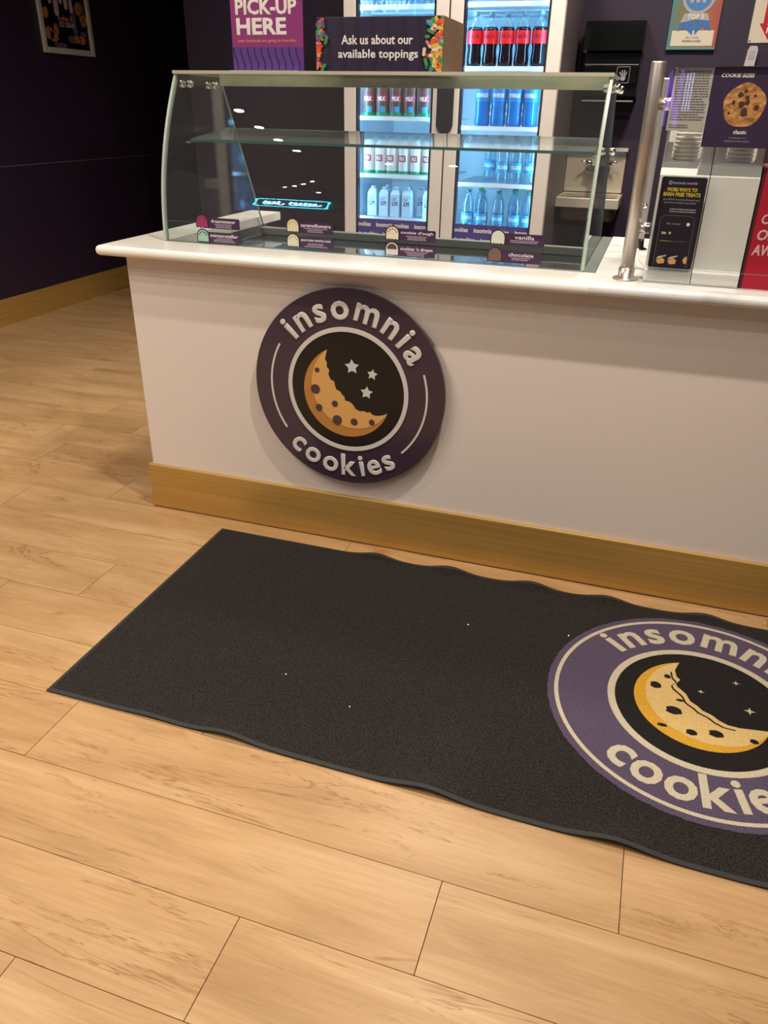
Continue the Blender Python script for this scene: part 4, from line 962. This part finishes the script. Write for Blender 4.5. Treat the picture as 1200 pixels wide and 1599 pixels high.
fit_text('headline', 'EARN FREE TREATS', 1.603, 1.690, 1.1380, 1.1470, yk, M_yel, rw, bold=0.04, thick=0.0003)
fit_text('body_text', 'Join NEW! Insomnia Rewards and', 1.604, 1.690, 1.1275, 1.1330, yk, M_dim, rw, thick=0.0003)
fit_text('body_text', 'turn those cookies into points.', 1.608, 1.684, 1.1205, 1.1260, yk, M_dim, rw, thick=0.0003)
lines('fine_print', 1.624, 1.686, 1.100, 1.111, 2, yk, M_dim, rw, 8)
po = rrect(1.606, 1.688, 0.955, 1.094, 0.014); pi_ = rrect(1.6067, 1.6873, 0.955, 1.0933, 0.0135); bm = bmesh.new(); n = len(po)
for i in range(n):
    j = (i+1) % n
    if po[i][1] < 0.968 and po[j][1] < 0.968: continue
    q = [po[i], po[j], pi_[j], pi_[i]]; bm.faces.new([bm.verts.new((p[0], yk, max(p[1], 0.968))) for p in q])
bm_obj('phone_outline', bm, mat('grey outline', srgb(130, 120, 134), .5), rw)
fit_text('app_text', 'Hello, Insomniac', 1.622, 1.656, 1.0715, 1.0765, yk, M_dim, rw, thick=0.0003)
fit_text('app_text', '700', 1.613, 1.625, 1.0480, 1.0540, yk, M_white2, rw, bold=0.03, thick=0.0003)
prism('app_button', disc_pts(1.674, 1.074, 0.0042, 16), yk-0.0002, yk+0.0001, XZ, M_white2, rw)
prism('app_coin', disc_pts(1.634, 1.052, 0.0032, 12), yk-0.0002, yk+0.0001, XZ, M_ck1, rw)
box('progress_bar', 1.613, 1.640, yk-0.0002, yk+0.0001, 1.0320, 1.0328, M_yel, rw)
box('progress_bar', 1.640, 1.676, yk-0.0002, yk+0.0001, 1.0320, 1.0328, MATS['grey outline'], rw)
for x in (1.612, 1.640):
    prism('treat_picture', [(x, 0.984), (x+0.006, 0.976), (x+0.020, 0.978), (x+0.021, 0.987), (x+0.012, 0.992)], yk-0.0002, yk+0.0001, XZ, M_ck1, rw)
    prism('treat_box', [(x-0.001, 0.987), (x+0.012, 0.9925), (x+0.022, 0.996), (x+0.023, 0.9985), (x+0.004, 0.994)], yk-0.0002, yk+0.0001, XZ, M_cream, rw)
prism('treat_picture', [(1.686, 0.979), (1.686, 0.997), (1.680, 0.996), (1.676, 0.988), (1.680, 0.980)], yk-0.0002, yk+0.0001, XZ, M_ck1, rw)

# ---- two white cup dispensers behind the guard
M_disp = mat('white plastic', srgb(222, 219, 213), 0.35)
def dispenser(x0, x1, label):
    t = empty('cup_dispenser', ((x0+x1)/2, 0.15, ZT), label, 'dispenser', 'white cup dispensers')
    ZL, ZU = 1.184, 1.300
    prism('front', [(0.045, ZT), (0.046, 0.957), (0.052, 0.966), (0.058, ZL), (0.075, 1.212), (0.082, 1.212), (0.082, ZT)], x0+0.0006, x1-0.0006, YZ, M_disp, t)
    for a, b in ((x0+0.0006, x0+0.006), (x1-0.006, x1-0.0006)):
        prism('side_wall', [(0.0825, ZT), (0.0825, 1.2115), (0.10, ZU), (0.24, ZU+0.05), (0.24, ZT)], a, b, YZ, M_disp, t)
    box('back_wall', x0+0.0064, x1-0.0064, 0.234, 0.24, ZT, ZU+0.05, M_disp, t)
    xc = (x0+x1)/2+(-0.005 if x0 < 1.6 else 0.005)
    # throat plate with a round-cornered opening: two jambs and a sill
    q = [(xc-0.034, 1.258), (xc-0.034, 1.228), (xc-0.031, 1.2195), (xc-0.024, 1.216), (xc+0.024, 1.216), (xc+0.031, 1.2195), (xc+0.034, 1.228), (xc+0.034, 1.258)]
    bm = bmesh.new(); bm_prism(bm, [(x0+0.0066, 1.2125), (x1-0.0066, 1.2125), (x1-0.0066, 1.258)]+list(reversed(q))+[(x0+0.0066, 1.258)], 0.083, 0.0865, XZ)
    bm_obj('throat_plate', bm, mat('throat plastic', srgb(222, 222, 220), .3), t)
    return xc
xa = dispenser(1.587, 1.7045, 'white cup dispenser behind the black rewards card')
xb = dispenser(1.7055, 1.820, 'white cup dispenser with plain front beside the red box')
M_cup = mat('white paper cup', srgb(238, 234, 226), 0.6)
def cup_stack(xc, n, z0, label, group):
    bm = bmesh.new()
    prof = [(0.0, 0.0), (0.0285, 0.0), (0.0300, 0.004), (0.0318, 0.0045), (0.0322, 0.007), (0.0318, 0.0090), (0.0296, 0.0093)]
    bm_lathe(bm, prof, 0, 0, 24); me = bpy.data.meshes.new('paper_cup'); bmesh.ops.recalc_face_normals(bm, faces=bm.faces); bm.to_mesh(me); bm.free(); me.materials.append(M_cup)
    for p in me.polygons: p.use_smooth = True
    for i in range(n):
        o = bpy.data.objects.new('paper_cup', me); COL.objects.link(o); o.location = (xc, 0.125+0.0006*i, z0+i*0.0094)
        tag(o, label, 'cup', group)
cup_stack(xa, 11, 1.214, 'nested white paper cup in the stack below the allergen sheet', 'paper cups in the left dispenser')
cup_stack(xb, 9, 1.214, 'nested white paper cup in the stack below the cookie sizes sheet', 'paper cups in the right dispenser')

rb = empty('red_box', (1.93, 0.15, ZT), 'crimson red box with white lettering at the right end of the counter', 'box')
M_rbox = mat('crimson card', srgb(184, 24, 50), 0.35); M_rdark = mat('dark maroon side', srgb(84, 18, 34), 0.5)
box('carton', 1.830, 2.10, 0.055, 0.22, ZT, 1.210, M_rbox, rb, bev=0.001)
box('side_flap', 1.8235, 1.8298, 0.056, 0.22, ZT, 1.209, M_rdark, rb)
M_rtxt = mat('pink white lettering', srgb(232, 190, 190), 0.5)
fit_text('letter', 'C', 1.842, 1.862, 1.082, 1.106, 0.0545, M_rtxt, rb, bold=0.03, shear=0.15)
fit_text('letter', 'OF', 1.840, 1.882, 1.044, 1.070, 0.0545, M_rtxt, rb, bold=0.03, shear=0.15)
fit_text('letter', 'AW', 1.836, 1.886, 1.008, 1.034, 0.0545, M_rtxt, rb, bold=0.03, shear=0.15)

# ------------------------------------------------------------------ framed poster on the left wall
ps = empty('framed_poster', (XW+0.01, 2.98, 1.61), 'silver framed dark cookies and ice cream poster on the left wall', 'poster')
XP = XW+0.0065
PY0, PY1, PZ0, PZ1 = 2.716, 3.243, 1.606, 2.36
M_alu = mat('satin aluminium', srgb(206, 206, 194), 0.4, 0.3)
box('backing', XP, XP+0.006, PY0+0.01, PY1-0.01, PZ0+0.01, PZ1-0.01, mat('poster black', srgb(14, 10, 16), 0.35), ps)
for a, b, c, d in ((PY0, PY0+0.036, PZ0, PZ1), (PY1-0.036, PY1, PZ0, PZ1)): box('frame_rail', XP, XP+0.02, a, b, c, d, M_alu, ps, bev=0.006)
for c, d in ((PZ0, PZ0+0.036), (PZ1-0.036, PZ1)): box('frame_rail', XP, XP+0.0196, PY0+0.036, PY1-0.036, c, d, M_alu, ps, bev=0.006)
XF = XP+0.006
PYf = lambda a, b, d: (XF+d, a, b)     # picture plane: y to the right, z up
M_drip = mat('pale drip', srgb(190, 170, 186), .5); M_drip2 = mat('violet beam', srgb(92, 72, 120), .5); M_cooky = mat('cookie print', srgb(178, 112, 56), .5, vary=(30, srgb(96, 54, 28), .45, .7))
M_mauve = mat('mauve swirl', srgb(104, 62, 96), .5)
for y, w, zb in ((2.85, 0.013, 1.90), (2.905, 0.022, 1.845), (2.955, 0.016, 1.912), (3.005, 0.018, 1.885), (3.055, 0.016, 1.868)):
    prism('drip', [(y-w, 2.2), (y-w, zb)]+[(y+w*math.cos(PI+PI*i/8), zb+w*math.sin(PI+PI*i/8)) for i in range(1, 8)]+[(y+w, zb), (y+w, 2.2)], 0, 0.0008, PYf, M_drip, ps)
prism('beam', [(3.035, 1.90), (3.085, 1.90), (3.095, 1.74), (3.075, 1.72), (3.05, 1.74)], 0, 0.0005, PYf, M_drip2, ps)
def blob(cy, cz, r, k, seed):
    rr = random.Random(seed); return [(cy+r*(0.8+0.3*rr.random())*math.cos(2*PI*i/14), cz+k*r*(0.8+0.3*rr.random())*math.sin(2*PI*i/14)) for i in range(14)]
for cy, cz, r, k, s in ((2.79, 1.835, 0.035, 1.0, 1), (2.80, 1.72, 0.045, 0.9, 2), (2.845, 1.705, 0.04, 0.9, 3), (2.875, 1.75, 0.028, 1.2, 4), (3.135, 1.88, 0.045, 1.0, 5), (3.165, 1.82, 0.038, 1.1, 6), (3.075, 1.70, 0.038, 0.7, 7), (3.13, 1.70, 0.04, 0.7, 8)):
    prism('cookie_print', blob(cy, cz, r, k, s), 0.0006, 0.0012, PYf, M_cooky, ps)
for cy, cz, r, k, s in ((3.03, 1.70, 0.05, 0.5, 9), (2.90, 1.658, 0.07, 0.22, 10), (3.15, 1.735, 0.04, 0.4, 12)):
    prism('swirl', blob(cy, cz, r, k, s), 0.0002, 0.0006, PYf, M_mauve, ps)
def side_text(name, s, y0, y1, z0, z1, m, bold):
    me = text_mesh(s, 1.0, bold, 0.001, res=2); a, b, c, d = ext(me)
    for v in me.vertices: v.co = (XF+(0.0018 if v.co.z > 0 else 0.0013), y0+(v.co.x-a)*(y1-y0)/(b-a), z0+(v.co.y-c)*(z1-z0)/(d-c))
    link(name, me, m, ps)
side_text('poster_text', 'cookies &', 2.905, 3.055, 1.800, 1.832, mat('rose lettering', srgb(196, 120, 110), .5), 0.03)
side_text('poster_text', 'ICE CREAM', 2.915, 3.065, 1.765, 1.795, M_drip, 0.03)

# ------------------------------------------------------------------ neon sign at the shop front (seen as a reflection in the case)
NY = -8.0
ne = empty('neon_sign', (-3.3, NY, 2.75), 'cyan framed neon sign glowing as a reflection in the case glass', 'neon sign')
M_neon = mat('cyan neon', (0.1, 0.9, 0.9, 1), 0.4, emit=(0.05, 0.75, 0.85, 1), estr=22)
M_neonw = mat('blue white neon', (0.6, 0.85, 1, 1), 0.4, emit=(0.35, 0.70, 1.0, 1), estr=30)
tube('frame_tube', [(p[0], NY, p[1]) for p in rrect(-3.83, -2.72, 2.62, 3.18, 0.07, 5)], 0.022, M_neon, ne, seg=8, closed=True)
for x0, x1 in ((-3.70, -3.42), (-3.30, -2.86)):
    n = int((x1-x0)/0.065)*8; pts = []
    for i in range(n+1):
        t_ = i/8*2*PI; pts.append((x0+(x1-x0)*i/n+0.035*math.cos(t_), NY, 2.88+0.11*math.sin(t_)*(1.25 if int(i/8) % 3 == 0 else 0.9)))
    tube('script_tube', pts, 0.016, M_neonw, ne, seg=8)
tag(box('wall_header', -4.4, 4.0, NY-0.2, NY-0.06, 2.5, 3.6, M_wall), kind='structure')
for x in (-3.6, -2.95): tube('bracket', [(x, NY-0.06, 3.18), (x, NY, 3.18)], 0.01, M_blackm, ne, seg=6)

# purple letter sign at the shop front, mirrored in the sneeze guard glass
ns = empty('letter_sign', (1.62, -6.0, 1.2), 'purple glowing letter N sign mirrored in the sneeze guard glass', 'sign')
M_neonp = mat('purple neon', (0.4, 0.15, 0.9, 1), 0.4, emit=(0.28, 0.08, 0.85, 1), estr=5)
box('back_board', 1.48, 1.76, -6.05, -6.02, 1.18, 1.72, mat('dark board', srgb(30, 20, 44), .6), ns)
for pts in ([(1.52, 1.22), (1.52, 1.66)], [(1.52, 1.66), (1.62, 1.22)], [(1.62, 1.22), (1.62, 1.66)]):
    tube('letter_tube', [(p[0], -6.0, p[1]) for p in pts], 0.016, M_neonp, ns, seg=8)
for x in (1.665, 1.69, 1.715):
    tube('light_tube', [(x, -6.0, 1.34), (x, -6.0, 1.64)], 0.006, mat('lilac neon', (0.6, 0.6, 1, 1), 0.4, emit=(0.5, 0.5, 1.0, 1), estr=9), ns, seg=8)
tube('stand', [(1.62, -6.035, 0.0), (1.62, -6.035, 1.18)], 0.012, M_blackm, ns, seg=8)
